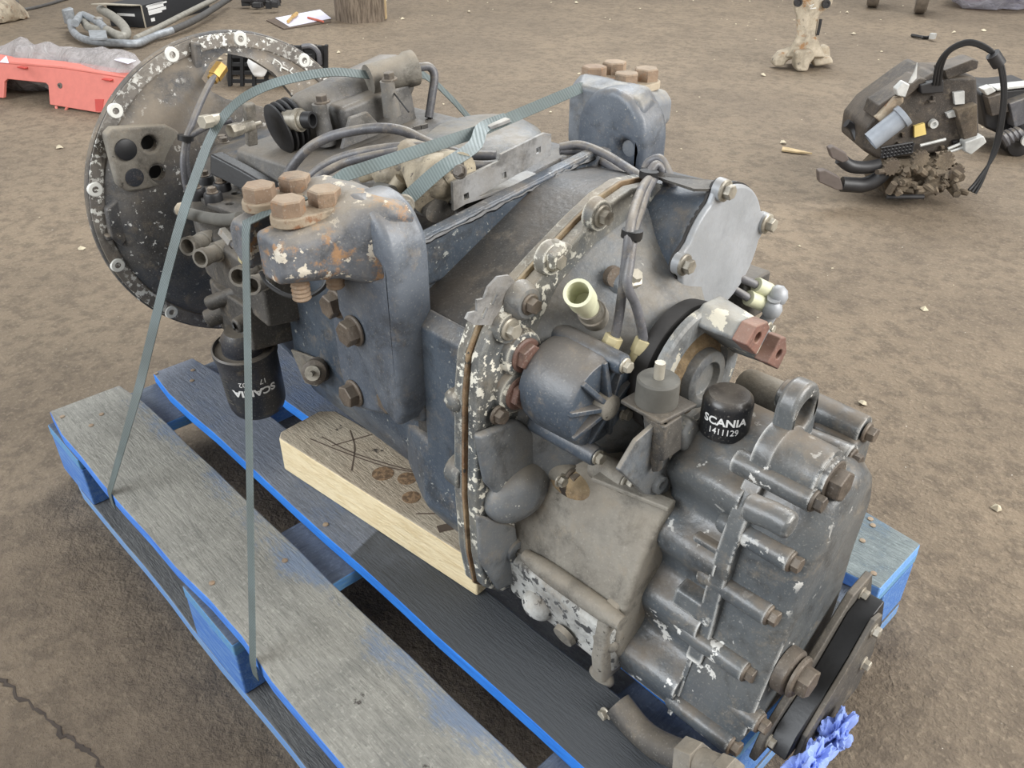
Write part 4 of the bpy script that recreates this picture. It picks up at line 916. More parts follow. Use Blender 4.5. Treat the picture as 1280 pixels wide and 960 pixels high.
h1 = hose([PX(813, 222, x=.87), PX(803, 235, x=.90), PX(793, 262, x=.93), PX(787, 290, x=.945), PX(782, 330, x=.95), PX(778, 365, x=.95), PX(773, 400, x=.95), PX(768, 424, x=.95)], .0052)
h2 = hose([PX(818, 222, x=.87), PX(808, 240, x=.90), PX(799, 268, x=.93), PX(792, 292, x=.945), PX(787, 330, x=.955), PX(784, 356, x=.96), PX(794, 380, x=.965), PX(801, 405, x=.97), PX(805, 428, x=.972)], .0052)
for (u, v), xx in (((790, 292), .945), ((811, 218), .87)):
    MB().lathe([(-.004, .011), (.004, .011)], PX(u, v, x=xx), (0, .1, 1), 14).build('cable_tie', MAT['cable_black'], h1)
    MB().box(PX(u+5, v+4, x=xx+.006), (.008, .008, .010)).build('tie_lock', MAT['cable_black'], h1, bevel=.001)
for (a, b_), xx in ((((768, 420), (756, 446)), .950), (((806, 424), (792, 456)), .972)):
    q0, q1 = PX(*a, x=xx), PX(*b_, x=xx-.004)
    e = MB().cyl(q0, q0.lerp(q1, .55), .0105, n=6).cyl(q0.lerp(q1, .5), q1, .0085, n=14).build('push_fitting', MAT['tan_plastic'], rc, bevel=.001)
# cable along the bell with its brass end
hose([PX(272, 90, x=.06), PX(262, 105, x=.07), PX(250, 130, x=.085), PX(240, 155, x=.10), PX(233, 172, x=.105), PX(229, 200, x=.11), PX(231, 225, x=.115), PX(236, 245, x=.12)], .0052, nm='clutch_hose')
hose([PX(290, 150, x=.14), PX(265, 156, x=.12), PX(248, 164, x=.11), PX(236, 174, x=.105), PX(233, 200, x=.11), PX(236, 222, x=.115)], .0048, nm='clutch_hose')
q0, q1 = PX(278, 82, x=.055), PX(268, 96, x=.06); e = MB().cyl(q0, q1, .0115, n=6).cyl(q1, q1+(q1-q0)*.3, .009, n=14).build('brass_union', MAT['brass'], GB, bevel=.001)
MB().lathe([(-.004, .0125), (.004, .0125)], PX(232, 172, x=.105), (0, .2, 1), 12).build('cable_tie', MAT['cable_black'], e)

# ------------------------------------------------------------------ straps
p0 = PX(146, 612, z=.146); p0.y = -.001
pe = Vector((.36, .50, .705)); nrm = Vector((pe.x-p0.x, pe.y-p0.y, 0)).cross(Vector((0, 0, 1)))
def onp(u, v): return PN(u, v, p0, nrm)
s1 = [Vector((p0.x, -.0015, .118)), Vector((p0.x, -.0015, .140)), p0+Vector((0, .0, .001)), onp(175, 480), onp(207, 348), onp(228, 270), onp(243, 225), onp(262, 175), onp(280, 145), onp(305, 122), onp(340, 105), onp(380, 95), onp(420, 90), onp(468, 94)]
e_ = s1[-1]; dr = Vector((pe.x-p0.x, pe.y-p0.y, 0)).normalized()
s1 += [e_+dr*.05+Vector((0, 0, -.004)), e_+dr*.14+Vector((0, 0, -.06)), Vector((.62, .803, .30)), Vector((.63, .804, .145))]
sA = MB(); pl = s1[:3]+catmull(s1[3:], 5); sA.band(pl, .0145, .0012, lambda i: (1, 0, 0) if i < 3 else (.85, .5, 0) if i < 22 else (.9, .2, -.35) if i < 30 else (.8, -.5, -.7)); sA = sA.build('strapping_band', MAT['strap'])
tag(sA, 'grey-green strap arching over the shift housing beside the round clutch housing', 'strap', 'straps holding the gearbox')
bp_ = PX(325, 818, z=.146); bx_ = .657
s2 = [Vector((.735, -.0015, .12)), Vector((.735, -.0015, .144)), Vector((.733, 0, .147)), Vector((bx_+.003, .1235, .640)), Vector((bx_, .128, .650)), Vector((bx_, .15, .6535)), Vector((bx_, .22, .662)), Vector((bx_+.004, .25, .6735)), Vector((bx_+.008, .44, .684)), Vector((bx_+.004, .63, .705)), Vector((bx_, .68, .700)), Vector((bx_, .74, .698)), Vector((bx_, .772, .694)), Vector((bx_+.002, .785, .40)), Vector((bx_+.004, .802, .146))]
sB = MB().band(s2, .0145, .0012, lambda i: (1, .0, 0) if i < 7 or i > 9 else (.62, 0, -.78)); sB = sB.build('strapping_band', MAT['strap'])
tag(sB, 'grey-green strap running upright from the pallet and across both mount brackets', 'strap', 'straps holding the gearbox')
sl0 = Vector((bx_+.008, .47, .6885)); 
tl = catmull([sl0+Vector((0, .02, .003)), sl0+Vector((.004, -.025, .0)), PX(592, 183, y=.40), PX(550, 212, y=.335), PX(506, 251, y=.292)], 6)
MB().band(tl, .0165, .0012, lambda i: (.75, .5, -.45)).build('strap_tail', MAT['strap'], sB)
MB().box(sl0, (.0165, .034, .005), Matrix.Rotation(.1, 3, 'X')).build('crimp_seal', MAT['galvanised'], sB, bevel=.001)

# ------------------------------------------------------------------ blue rags under the cooler
def rag(name, c, r, sc, seed, label):
    b = MB().ball((0, 0, 0), 1, (1, 1, 1), 5)
    for v in b.bm.verts:
        d = v.co.normalized(); q = Vector((d.x*1.7+seed, d.y*1.7, d.z*1.7)); n1 = abs(mnoise.noise(q)); n2 = abs(mnoise.noise(q*2.6+Vector((5, 0, seed)))); n3 = mnoise.noise(q*1.1+Vector((9, seed, 0)))
        k = r*(.62+.75*n3+.55*(1-2.4*n1)*.5+.35*(.5-1.6*n2)); v.co = Vector(c)+Vector((d.x*k*sc[0], d.y*k*sc[1], d.z*k*sc[2]))
        v.co.z = max(v.co.z, c[2]-r*.5)
    return tag(b.build(name, MAT['rag_blue'], None, ang=30), label, 'rag', 'blue paper rags')
rag('paper_rag', (1.272, .347, .166), .034, (.5, 1.2, .9), 3.3, 'crumpled blue paper rag at the bottom edge beside the drain pipe')
rag('paper_rag', (1.272, .408, .160), .030, (.5, 1.0, 1.1), 8.1, 'crumpled blue paper rag under the cooler plate nearest the pallet corner')

# ------------------------------------------------------------------ things lying on the hall floor behind
def topz(P, v):
    """height above floor point P at which it meets image row v"""
    lo, hi = 0, 3
    for _ in range(40):
        m = (lo+hi)/2; d = Vector((P.x, P.y, m))-CAM; vv = 480-F_PX*d.dot(UP)/d.dot(FW)
        if vv > v: lo = m
        else: hi = m
    return lo
class Local:
    """upright frame at a floor point: r to the right, o towards the viewer side, h up"""
    def __init__(s, u, v):
        s.o = PX(u, v, z=0); s.u, s.v = u, v; d = s.o-CAM; s.s = F_PX/d.dot(FW)
        s.R = RT.copy(); s.T = Vector((-FW.x, -FW.y, 0)).normalized(); s.k = math.cos(PIT)
    def P(s, u, v, o=0):
        p = PN(u, v, s.o+s.T*o, s.T); p.z = max(p.z, .0); return p

# sawn log
q = PX(453, 24, z=0); lg = thing('log_stump', q, 'upright sawn log standing behind the clutch housing', 'log')
b = MB(); n = 40; prev = None
for k, z in enumerate((0, .03, .2, .4, .62)):
    R = [b.bm.verts.new(q+Vector((math.cos(2*PI*i/n)*(.168+.010*math.sin(5*2*PI*i/n)+.006*math.sin(11*2*PI*i/n+k)), math.sin(2*PI*i/n)*(.168+.010*math.sin(5*2*PI*i/n)), z))) for i in range(n)]
    if prev: b.bridge(prev, R)
    else: b.fan(R)
    prev = R
b.fan(prev, True); b.build('trunk', MAT['bark'], lg)
e = q+RT*.150+Vector((FW.x, FW.y, 0)).normalized()*-.06
MB().slab([e+Vector((0, 0, .01)), e+RT*.022+Vector((0, 0, .01)), e+RT*.026+Vector((0, 0, .6)), e+RT*.004+Vector((0, 0, .6))], Vector((-FW.x, -FW.y, 0)).normalized()*-.05).build('split_face', MAT['cut_wood'], lg)
# clipboard
cb = thing('clipboard', PX(378, 22, z=0), 'brown clipboard with white paper lying beside the log', 'clipboard')
MB().slab([PX(u, v, z=.002) for u, v in ((333, 26), (355, 37), (414, 28), (400, 12))], (0, 0, .005)).build('board', MAT['hardboard'], cb)
MB().slab([PX(u, v, z=.008) for u, v in ((344, 22.5), (362, 33.5), (414, 23), (400, 12))], (0, 0, .001)).build('paper_sheet', MAT['paper'], cb)
pn_ = MB().tube([PX(385, 22, z=.016), PX(404, 27, z=.016)], .007, 8).build('pencil', MAT['pen_red']); tag(pn_, 'red pencil lying on the white clipboard paper', 'pencil')
kn = MB().cyl(PX(360, 27, z=.024), PX(366, 21, z=.024), .010, n=8).cyl(PX(366, 21, z=.024), PX(371, 17, z=.024), .013, n=8).build('marker', MAT['tan_clip']); tag(kn, 'short yellow-brown marker lying across the clipboard paper', 'marker')
# black carton
P0 = PX(182, 35, z=0); P1 = PX(160, 31, z=0); P2 = PX(300, 2, z=0); hz = topz(P0, 7)
dl = (P1-P0).normalized()*.26; dr_ = (P2-P0).normalized()*.75; dl = (dl-dr_*(dl.dot(dr_)/dr_.length_squared)).normalized()*.26
ct = thing('carton', (P0+P0+dl+dr_)/2, 'black printed cardboard carton with open pale flap at the back left', 'box')
MB().slab([P0, P0+dr_, P0+dr_+dl, P0+dl], (0, 0, hz)).build('carton_body', MAT['carton_black'], ct, bevel=.003)
MB().slab([P0+Vector((0, 0, hz)), P0+dl+Vector((0, 0, hz)), P0+dl*1.1-dr_*.14+Vector((0, 0, hz+.01)), P0-dr_*.12+Vector((0, 0, hz+.01))], (0, 0, .006)).build('flap', MAT['carton_edge'], ct)
nf = dr_.cross(Vector((0, 0, 1))).normalized(); nf = nf if nf.dot(CAM-P0) > 0 else -nf
pr = MB(); ex = dr_.normalized()
for h0, x0, x1, t in ((.86, .05, .27, .010), (.74, .06, .23, .028), (.58, .06, .25, .018), (.5, .06, .20, .012), (.2, .07, .11, .02)):
    a = P0+ex*x0+nf*.001+Vector((0, 0, hz*h0)); b_ = P0+ex*x1+nf*.001+Vector((0, 0, hz*h0)); pr.slab([a, b_, b_+Vector((0, 0, t)), a+Vector((0, 0, t))], nf*.0008)
nl = dl.cross(Vector((0, 0, 1))).normalized(); nl = nl if nl.dot(CAM-P0) > 0 else -nl
el = dl.normalized(); a = P0+el*.06+nl*.001+Vector((0, 0, hz*.5)); b_ = P0+el*.19+nl*.001+Vector((0, 0, hz*.5)); pr.slab([a, b_, b_+Vector((0, 0, .016)), a+Vector((0, 0, .016))], nl*.0008)
pr.build('printed_lines', MAT['print_white'], ct)
MB().tube([P0+nf*.002, P0+nf*.002+Vector((0, 0, hz))], .005, 6).build('worn_edge', MAT['carton_edge'], ct)
# bent coolant pipes
pp = thing('coolant_pipes', PX(150, 50, z=0), 'bundle of bent grey coolant pipes in front of the black carton', 'pipes')
def pipe(uv, z, r, m, n_='pipe'): MB().tube(catmull([PX(u, v, z=zz if zz else z) for u, v, zz in uv], 6), r, 10).build(n_, MAT[m], pp)
pipe(((88, 28, .05), (92, 40, .04), (103, 48, .03), (120, 52, .03), (150, 54, .03), (172, 54, .03), (190, 46, .03), (215, 38, .04)), .03, .022, 'pipe_zinc')
pipe(((215, 38, .04), (240, 27, .05), (262, 14, .06), (290, -4, .07)), .03, .02, 'pipe_dark')
pipe(((170, 48, .05), (195, 36, .06), (230, 18, .08), (270, -2, .1)), .05, .017, 'pipe_grey')
pipe(((126, 12, .10), (140, 20, .10), (152, 30, .09), (158, 40, .07), (154, 46, .06), (145, 44, .06), (134, 38, .07)), .08, .028, 'pipe_grey')
pipe(((94, 29, .09), (102, 19, .10), (112, 22, .10), (124, 29, .09), (132, 36, .08)), .08, .022, 'pipe_zinc')
pipe(((106, 28, .07), (112, 35, .06), (124, 38, .06), (136, 39, .06)), .07, .026, 'pipe_grey')
MB().slab([PX(u, v, z=.07) for u, v in ((111, 41), (133, 41), (135, 50), (113, 51))], (0, 0, .015)).build('bracket', MAT['pipe_zinc'], pp, bevel=.003)
MB().box(PX(86, 20, z=.07), (.06, .06, .09)).jitter(.012, 14).build('valve', MAT['pipe_zinc'], pp, bevel=.008)
MB().box(PX(124, 28, z=.09), (.05, .04, .06)).build('clamp', MAT['galvanised'], pp, bevel=.006)
# red plastic bumper panel leaning on its feet
B0, B1 = PX(60, 134, z=0), PX(124, 143, z=0); bd_ = (B1-B0).normalized(); bn = bd_.cross(Vector((0, 0, 1))).normalized(); bn = bn if bn.dot(CAM-B0) > 0 else -bn
rp_ = thing('bumper_panel', B0, 'coral red plastic bumper panel with rectangular cut-outs standing on the floor at the left', 'bumper panel')
def BP(u, v): return PN(u, v, B0, bn+Vector((0, 0, .35)))
b = MB(); outl = [(-60, 68), (0, 79), (80, 86), (158, 98), (170, 118), (150, 140), (122, 141), (62, 131), (60, 107), (57, 104), (9, 99), (5, 103), (4, 123), (-30, 118), (-60, 112)]
b.slab([BP(u, v) for u, v in outl], -bn*.018); po = b.build('panel', MAT['red_plastic'], rp_, bevel=.004)
b = MB(); b.slab([BP(u, v) for u, v in ((-60, 68), (0, 79), (80, 86), (158, 98), (158, 96), (80, 83), (0, 76), (-60, 65))], -bn*.09); b.build('top_lip', MAT['red_plastic'], rp_, bevel=.004)
b = MB(); q = [BP(u, v)+bn*.002 for u, v in ((119, 124), (130, 124), (128, 139), (120, 139))]; b.slab(q, -bn*.04); b.build('end_recess', MAT['red_deep'], rp_)
ey = [BP(u, v) for u, v in ((70, 133), (72, 140), (76, 145), (81, 140), (84, 134))]; MB().tube(ey, .006, 8).build('eye_tab', MAT['red_plastic'], rp_)
q = BP(75.5, 107); MB().lathe([(-.002, .012), (.006, .011), (.006, .005), (.0, .004)], q, bn, 16).build('grommet', MAT['rubber_grey'], rp_)
for u, v in ((30, 84), (136, 99)): MB().box(BP(u, v)+bn*.003, (.05, .03, .006), Matrix.Rotation(.3, 3, 'Z')).build('clip_mark', MAT['red_deep'], rp_, bevel=.002)
# film-wrapped trim behind it
fw_ = thing('wrapped_trim', PX(60, 105, z=0), 'long grey trim part wrapped in clear plastic film behind the red panel', 'wrapped part')
def lump(uvz, rad, m, nm, par, amp=.05, seed=0, sc=(1, 1, .6)):
    b = MB(); P = catmull(uvz, 8); b.tube(P, rad, 16, rr=[rad*(.6 if i in (0, len(P)-1) else 1) for i in range(len(P))])
    for v in b.bm.verts: v.co += Vector(mnoise.noise_vector(v.co*7+Vector((seed, 0, 0))))*amp; v.co.z = max(v.co.z, .004)
    return b.build(nm, MAT[m], par)
lump([PX(-40, 88, z=.07), PX(30, 90, z=.07), PX(100, 98, z=.07), PX(180, 112, z=.07)], .075, 'pipe_dark', 'trim_core', fw_, .02)
lump([PX(-50, 88, z=.08), PX(30, 89, z=.08), PX(100, 97, z=.08), PX(190, 112, z=.08)], .115, 'plastic_film', 'film', fw_, .06, 3)
MB().slab([PX(u, v, z=.205) for u, v in ((143, 75), (152, 72), (170, 76), (160, 80))], (0, 0, .002)).build('paper_tag', MAT['paper'], fw_)
MB().slab([PX(u, v, z=.20) for u, v in ((0, 78), (8, 70), (11, 79))], (0, 0, .002)).build('paper_tag', MAT['paper'], fw_)
# flattened sack and cable in the far left corner
sk = lump([PX(-30, 18, z=.04), PX(0, 18, z=.05), PX(20, 16, z=.03)], .09, 'washer_pale', 'flat_sack', None, .05, 5); tag(sk, 'flattened pale sack in the far left corner of the floor', 'sack')
cbl = MB().tube(catmull([PX(-20, 10, z=.01), PX(8, 5, z=.01), PX(22, 2, z=.02), PX(16, 9, z=.01), PX(26, 12, z=.01), PX(50, 8, z=.01), PX(85, -2, z=.01)], 6), .010, 8).build('cable', MAT['pipe_dark']); tag(cbl, 'thin dark cable on the floor by the flattened sack', 'cable')
# black plastic crate behind the bell
L_ = Local(360, 108); cr = thing('plastic_crate', L_.o, 'black slatted plastic crate seen behind and through the clutch housing', 'crate')
cx0, cx1, ct_ = 285, 402, 57
for v in range(5): MB().slab([L_.P(cx0, 104-v*10.5), L_.P(cx1, 104-v*10.5), L_.P(cx1, 100-v*10.5), L_.P(cx0, 100-v*10.5)], L_.T*-.02).build('slat', MAT['black'], cr)
for k in range(9): MB().slab([L_.P(cx0+k*15, 108, .004), L_.P(cx0+k*15+4, 108, .004), L_.P(cx0+k*15+4, ct_, .004), L_.P(cx0+k*15, ct_, .004)], L_.T*-.03).build('upright', MAT['black'], cr)
MB().slab([L_.P(cx0, 106, -.25), L_.P(cx1, 106, -.25), L_.P(cx1, ct_, -.25), L_.P(cx0, ct_, -.25)], L_.T*-.012).build('rear_wall', MAT['black'], cr)
for u in (cx0, cx1): MB().slab([L_.P(u, 106, 0), L_.P(u, 106, -.25), L_.P(u, ct_, -.25), L_.P(u, ct_, 0)], L_.R*.012).build('end_wall', MAT['black'], cr)
MB().ball(L_.P(322, 78, .02), .055, (1, .7, 1), 3).jitter(.03, 18).build('white_paper', MAT['print_white'], cr)
MB().tube(catmull([L_.P(378, 58, .01), L_.P(390, 58, .02), L_.P(398, 66, .02), L_.P(400, 80, .01)], 5), .012, 8).build('carry_strap', MAT['hose_grey'], cr)
# greasy small parts at the top edge
gp_ = MB(); random.seed(4)
for k in range(16): gp_.box(PX(305+random.uniform(0, 42), random.uniform(-2, 7), z=.02+random.uniform(0, .05)), (random.uniform(.03, .08), .04, random.uniform(.02, .06)), Matrix.Rotation(random.uniform(0, 3), 3, 'Z'))
gp_ = gp_.jitter(.01, 20).build('greasy_casting', MAT['pedal_black'], None, bevel=.004); tag(gp_, 'small lumpy black greasy casting at the back beyond the clipboard', 'engine part')

# cast stand on three feet
L_ = Local(1003, 84); sd = thing('cast_stand', L_.o, 'rusty pale cast-iron bracket standing upright on splayed feet', 'casting')
def ring4(pts): return [L_.P(*p) for p in pts]
b = MB(); prev = None
for (u0, u1, v, d0, d1) in ((981, 1032, 72, .07, -.10), (988, 1027, 60, .06, -.08), (996, 1020, 42, .05, -.07), (995, 1023, 20, .05, -.07), (991, 1040, 6, .05, -.06), (990, 1044, -20, .05, -.06)):
    R = [b.bm.verts.new(L_.P(u0, v, d0)), b.bm.verts.new(L_.P((u0+u1)/2, v, d0+.02)), b.bm.verts.new(L_.P(u1, v, d0)), b.bm.verts.new(L_.P(u1, v, d1)), b.bm.verts.new(L_.P(u0, v, d1))]
    if prev: b.bridge(prev, R)
    else: b.fan(R)
    prev = R
b.fan(prev, True); b.build('column', MAT['stand_cast'], sd, bevel=.012, seg=3)
for pts, o in ((((996, 60), (976, 66), (967, 76), (968, 84), (980, 84), (985, 76), (994, 74)), .06), (((994, 64), (994, 84), (997, 90), (1010, 90), (1013, 80), (1020, 72), (1016, 62)), .12), (((1014, 70), (1040, 71), (1043, 80), (1018, 84)), .04), (((1020, 68), (1030, 58), (1038, 58), (1039, 74), (1022, 76)), -.04)):
    MB().slab([L_.P(u, v, o) for u, v in pts], L_.T*-.075).build('foot', MAT['stand_cast'], sd, bevel=.014, seg=3)
for u, v in ((998, 3), (1033, 5)): MB().lathe([(-.01, .022), (.006, .02), (.006, .012), (.002, .01)], L_.P(u, v, .075), L_.T, 18).build('bored_lug', MAT['pedal_black'], sd)
MB().tube([L_.P(1022, 44, .055), L_.P(1025, 30, .055), L_.P(1026, 24, .055)], .008, 8).build('slot', MAT['pedal_black'], sd)
ch = MB(); ch.tube([L_.P(1012, 8, .085), L_.P(1017, 5, .085), L_.P(1013, 11, .085), L_.P(1020, 10, .085)], .003, 5); ch.build('chalk_mark', MAT['chalk_white'], sd)

# pedal and heater unit
L_ = Local(1140, 246); hu = thing('pedal_unit', L_.o, 'dirty dark brown pedal and heater unit with looped cables lying on the floor', 'pedal unit')
def hs(pts, o, d, nm, m, bev=.004): return MB().slab([L_.P(u, v, o) for u, v in pts], L_.T*-d).build(nm, MAT[m], hu, bevel=bev)
hs(((1078, 188), (1082, 160), (1100, 138), (1150, 102), (1168, 90), (1180, 96), (1222, 96), (1224, 130), (1226, 185), (1180, 190), (1140, 196), (1098, 200)), .0, .22, 'housing', 'heater_black', .012)
hs(((1092, 148), (1098, 132), (1150, 98), (1160, 100), (1110, 142)), .02, .10, 'cover_rim', 'heater_black')
hs(((1180, 88), (1216, 74), (1224, 76), (1222, 86), (1184, 100)), .01, .08, 'top_bracket', 'heater_black')
hs(((1150, 106), (1180, 100), (1180, 116), (1152, 118)), .03, .06, 'connector_block', 'pedal_black')
hs(((1192, 116), (1206, 114), (1206, 130), (1194, 131)), .012, .02, 'silver_plate', 'zinc_light', .001)
hs(((1143, 158), (1156, 154), (1158, 168), (1143, 172)), .012, .012, 'yellow_label', 'label_yellow', .0005)
hs(((1195, 138), (1222, 130), (1222, 186), (1210, 190), (1204, 170)), .03, .06, 'side_bracket', 'heater_dirt')
hs(((1206, 178), (1230, 170), (1234, 178), (1214, 194), (1206, 190)), .05, .04, 'foil_bracket', 'zinc_light')
hs(((1183, 142), (1194, 138), (1196, 146), (1186, 148)), .014, .02, 'silver_tab', 'zinc_light', .001)
q0, q1 = L_.P(1088, 177, .06), L_.P(1131, 143, .06); MB().lathe([(0, .030), ((q1-q0).length*.85, .031), ((q1-q0).length*.87, .036), ((q1-q0).length, .036), ((q1-q0).length, .028), ((q1-q0).length*.9, .026), ((q1-q0).length*.9, 0)], q0, q1-q0, 22, cap=False).build('steering_tube', MAT['duct_grey'], hu)
hs(((1095, 148), (1120, 122), (1130, 122), (1130, 128), (1102, 154)), .04, .03, 'lever', 'washer_pale')
hs(((1120, 112), (1130, 102), (1138, 106), (1132, 122), (1122, 120)), .05, .03, 'white_clamp', 'zinc_light')
hs(((1136, 104), (1144, 88), (1147, 78), (1146, 98), (1140, 104)), .04, .006, 'white_tag', 'zinc_light', .001)
MB().lathe([(-.01, .014), (.006, .013), (.006, .007), (0, .006)], L_.P(1167, 155, .012), L_.T, 14).build('bored_lug', MAT['zinc_light'], hu)
for pts, r in ((((1100, 206), (1085, 209), (1070, 209), (1060, 206), (1050, 198)), .020), (((1108, 212), (1096, 224), (1080, 231), (1064, 231), (1052, 230)), .024)):
    MB().tube(catmull([L_.P(u, v, .08) for u, v in pts], 5), r, 10).build('pedal_arm', MAT['pedal_black'], hu)
hs(((1036, 186), (1042, 183), (1058, 192), (1062, 200), (1054, 204), (1040, 198)), .10, .03, 'pedal_pad', 'pedal_pad')
hs(((1023, 214), (1032, 213), (1050, 222), (1056, 238), (1046, 238), (1024, 228)), .10, .03, 'pedal_pad', 'pedal_pad')
MB().tube(catmull([L_.P(1058, 154, -.1), L_.P(1066, 160, -.1), L_.P(1072, 174, -.08)], 5), .014, 8).build('lever_arm', MAT['pedal_black'], hu)
# lattice grille
for k in range(9): MB().tube([L_.P(1102+k*4.6, 197-k*.9, .05), L_.P(1105+k*4.6, 185-k*.9, .05)], .005, 6).build('grille_bar', MAT['pedal_black'], hu)
for k in range(4): MB().tube([L_.P(1101, 197-k*4, .05), L_.P(1141, 190-k*4, .05)], .004, 6).build('grille_bar', MAT['pedal_black'], hu)
random.seed(31)
for k in range(26):
    u, v = random.uniform(1100, 1218), random.uniform(112, 184)
    if (v < 250-u*.085 and u < 1150 and v < 150) or (1128 < u < 1176 and v > 138) or (1184 < u and 104 < v < 150): continue
    w_, h_ = random.uniform(3, 11), random.uniform(2, 7); sk_ = random.uniform(-3, 3)
    hs(((u, v), (u+w_, v-sk_*.5), (u+w_+sk_*.3, v+h_-sk_*.5), (u+sk_*.3, v+h_)), random.uniform(.008, .02), .02, 'clip', random.choice(('heater_dirt', 'pedal_black', 'heater_black', 'heater_dirt')), .002)
# linkage tray with gears and rods
hs(((1104, 226), (1108, 246), (1150, 246), (1206, 226), (1208, 220), (1190, 205), (1120, 210)), .06, .20, 'linkage_tray', 'heater_dirt')
random.seed(12)
for u, v, r in ((1112, 207, .03), (1148, 197, .03), (1178, 200, .034), (1126, 228, .03), (1165, 228, .03), (1192, 214, .03)):
    b = MB(); n = 14; pl = [((r if i % 2 else r*.78)*math.cos(2*PI*i/(2*n)), (r if i % 2 else r*.78)*math.sin(2*PI*i/(2*n))) for i in range(2*n)]
    c = L_.P(u, v, .09); b.slab([c+L_.R*a+Vector((0, 0, b2)) for a, b2 in pl], L_.T*.02); b.build('gear', MAT['heater_dirt'], hu, bevel=.002)
for k in range(46):
    u, v = random.uniform(1108, 1198), random.uniform(205, 240); a = random.uniform(0, PI); l = random.uniform(8, 22)
    MB().tube([L_.P(u, v, random.uniform(.08, .13)), L_.P(u+l*math.cos(a), min(v+l*math.sin(a)*.6, 243), random.uniform(.08, .13))], random.uniform(.006, .012), 7).build('linkage_rod', MAT['heater_dirt'], hu)
MB().tube([L_.P(1108, 246, .1), L_.P(1155, 246, .12)], .008, 8).build('tray_edge', MAT['pedal_black'], hu)
for a, b_ in (((1150, 182), (1182, 174)), ((1185, 186), (1200, 180)), ((1180, 192), (1205, 184))): MB().tube([L_.P(*a, .03), L_.P(*b_, .03)], .005, 6).build('silver_rod', MAT['zinc_light'], hu)
for k in range(3):
    MB().tube(catmull([L_.P(1167+k*4, 106, .03), L_.P(1172+k*3, 80+k, .04), L_.P(1188, 60+k*2, .05), L_.P(1212, 51+k*2, .06), L_.P(1236, 60+k*2, .07), L_.P(1247+k*2, 76, .08), L_.P(1253+k*2, 110, .09), L_.P(1250+k*2, 150, .10), L_.P(1241+k*2, 190, .11), L_.P(1228-k*3, 225, .13), L_.P(1219-k*4, 242-k*2, .14)], 6), .0052, 8).build('looped_cable', MAT['cable_black'], hu)
MB().lathe([(-.02, .02), (.02, .02)], L_.P(1245, 74, .08), L_.R+Vector((0, 0, -1)), 12).build('cable_clip', MAT['pedal_black'], hu)
# second unit at the right edge
L_ = Local(1260, 190); hu2 = thing('dash_unit', L_.o, 'dark grey ribbed dashboard unit at the right edge behind the looped cables', 'dashboard part')
hu_s, hu = hu, hu2
hs(((1224, 118), (1236, 110), (1262, 112), (1300, 108), (1310, 150), (1300, 176), (1262, 174), (1232, 160)), -.02, .2, 'body', 'pedal_black', .01)
hs(((1234, 122), (1258, 116), (1262, 140), (1240, 146)), .02, .06, 'front_panel', 'heater_black')
hs(((1262, 130), (1290, 120), (1295, 150), (1268, 160)), .03, .06, 'vent_panel', 'hose_grey')
hs(((1228, 112), (1240, 108), (1246, 114), (1234, 120)), .01, .04, 'silver_bracket', 'zinc_light')
hs(((1244, 110), (1300, 104), (1300, 108), (1246, 114)), .0, .06, 'pale_edge', 'zinc_light')
for k in range(4): MB().tube(catmull([L_.P(1250+k*6, 168-k*2, .04), L_.P(1256+k*6, 172-k*2, .06), L_.P(1262+k*6, 184-k*2, .04)], 4), .014, 8).build('bellows_rib', MAT['hose_grey'], hu2)
MB().lathe([(-.05, .05), (.03, .05), (.035, .03)], L_.P(1272, 176, .03), L_.T, 22).build('motor', MAT['pedal_black'], hu2)
MB().lathe([(.03, .02), (.04, .02)], L_.P(1277, 172, .05), L_.T, 16).build('motor_ring', MAT['zinc_light'], hu2)
hu = hu_s
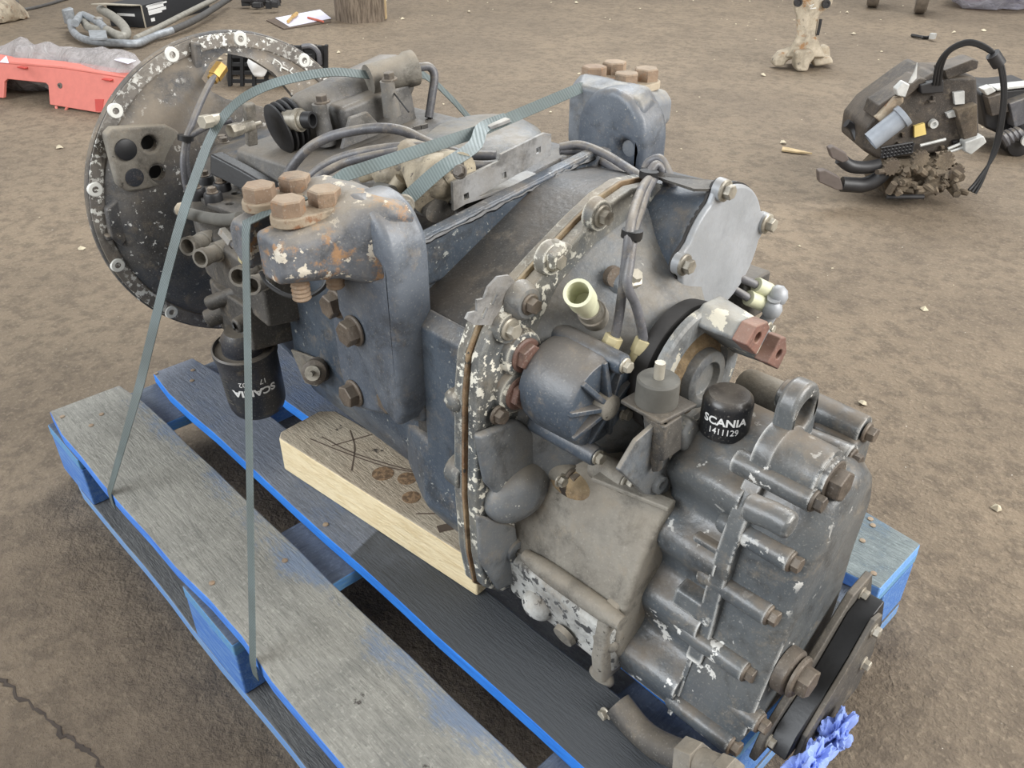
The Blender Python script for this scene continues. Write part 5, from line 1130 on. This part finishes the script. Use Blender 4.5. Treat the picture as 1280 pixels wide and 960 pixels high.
# wheels and bag at the top right
for u, v, r, lab in ((1090, 9, .16, 'grey wheel further left of two at the top edge of the floor'), (1149, 17, .18, 'larger grey wheel with pale rim next to the plastic bag')):
    q = PX(u, v, z=0); wh = thing('cart_wheel', q, lab, 'wheel', 'cart wheels'); c = q+Vector((0, 0, r)); axd = (RT*.9+Vector((-FW.x, -FW.y, 0))*.45).normalized()
    MB().lathe([(-.035, r*.62), (-.04, r*.9), (-.028, r*.99), (.028, r*.99), (.04, r*.9), (.035, r*.62), (-.035, r*.62)], c, axd, 32, cap=False).build('tyre', MAT['tyre'], wh)
    MB().lathe([(-.03, .02), (-.02, r*.64), (.02, r*.64), (.03, .02)], c, axd, 28).build('rim', MAT['zinc_light'], wh)
bg = thing('plastic_bag', PX(1235, 12, z=0), 'clear plastic bag filled with red and blue packages at the top right', 'bag')
def blob(u, v, h, r, m, nm, sc, amp, seed):
    b = MB().ball(PX(u, v, z=0)+Vector((0, 0, h)), r, sc, 3)
    for w in b.bm.verts: w.co += Vector(mnoise.noise_vector(w.co*6+Vector((seed, 0, 0))))*amp; w.co.z = max(w.co.z, .005)
    b.build(nm, MAT[m], bg)
blob(1215, 10, .13, .12, 'bag_red', 'red_package', (1, 1, .9), .03, 1); blob(1262, 8, .13, .12, 'bag_blue', 'blue_package', (1.2, 1, .9), .03, 2); blob(1240, 10, .12, .09, 'zinc_light', 'white_package', (1, 1, .9), .02, 4)
blob(1237, 8, .16, .30, 'bag_film', 'film', (1.15, 1.15, .62), .08, 3)
# splinter and wire scrap
w = MB().slab([PX(u, v, z=.004) for u, v in ((978, 185), (985, 186), (1015, 193), (990, 191), (977, 189))], (0, 0, .006)).build('wood_splinter', MAT['cut_wood']); tag(w, 'thin pale wood splinter on the floor left of the pedals', 'splinter')
w = MB().tube(catmull([PX(1140, 44, z=.01), PX(1150, 46, z=.015), PX(1158, 47, z=.01), PX(1168, 45, z=.03)], 5), .010, 6).build('wire_scrap', MAT['pedal_black']); tag(w, 'short dark twisted wire scrap on the floor above the looped cables', 'wire')
w = MB().box(PX(1166, 45, z=.03), (.03, .03, .03)).build('wire_end', MAT['zinc_light'], w)
# scattered grit
g = MB(); random.seed(21)
for k in range(260):
    x, y = random.uniform(-4.5, 2.2), random.uniform(-1.0, 6.5)
    if -.05 < x < 1.3 and -.05 < y < .9: continue
    r = random.choice((.003, .004, .004, .006, .011)) * (1 if y < 2 and x > -1.5 else 1.5)
    p = Vector((x, y, r*.4)); V = [g.bm.verts.new(p+Vector((math.cos(a)*r*random.uniform(.6, 1.2), math.sin(a)*r*random.uniform(.6, 1.2), random.uniform(-.3, .3)*r))) for a in (0, 1.3, 2.5, 3.8, 5)]
    t = g.bm.verts.new(p+Vector((0, 0, r*.6)))
    for i in range(5): g.bm.faces.new((V[i], V[(i+1) % 5], t))
g = g.build('floor_grit', MAT['debris_pale'], None, ang=20); tag(g, 'tiny pale chips and grit scattered over the floor', 'grit', kind='stuff')
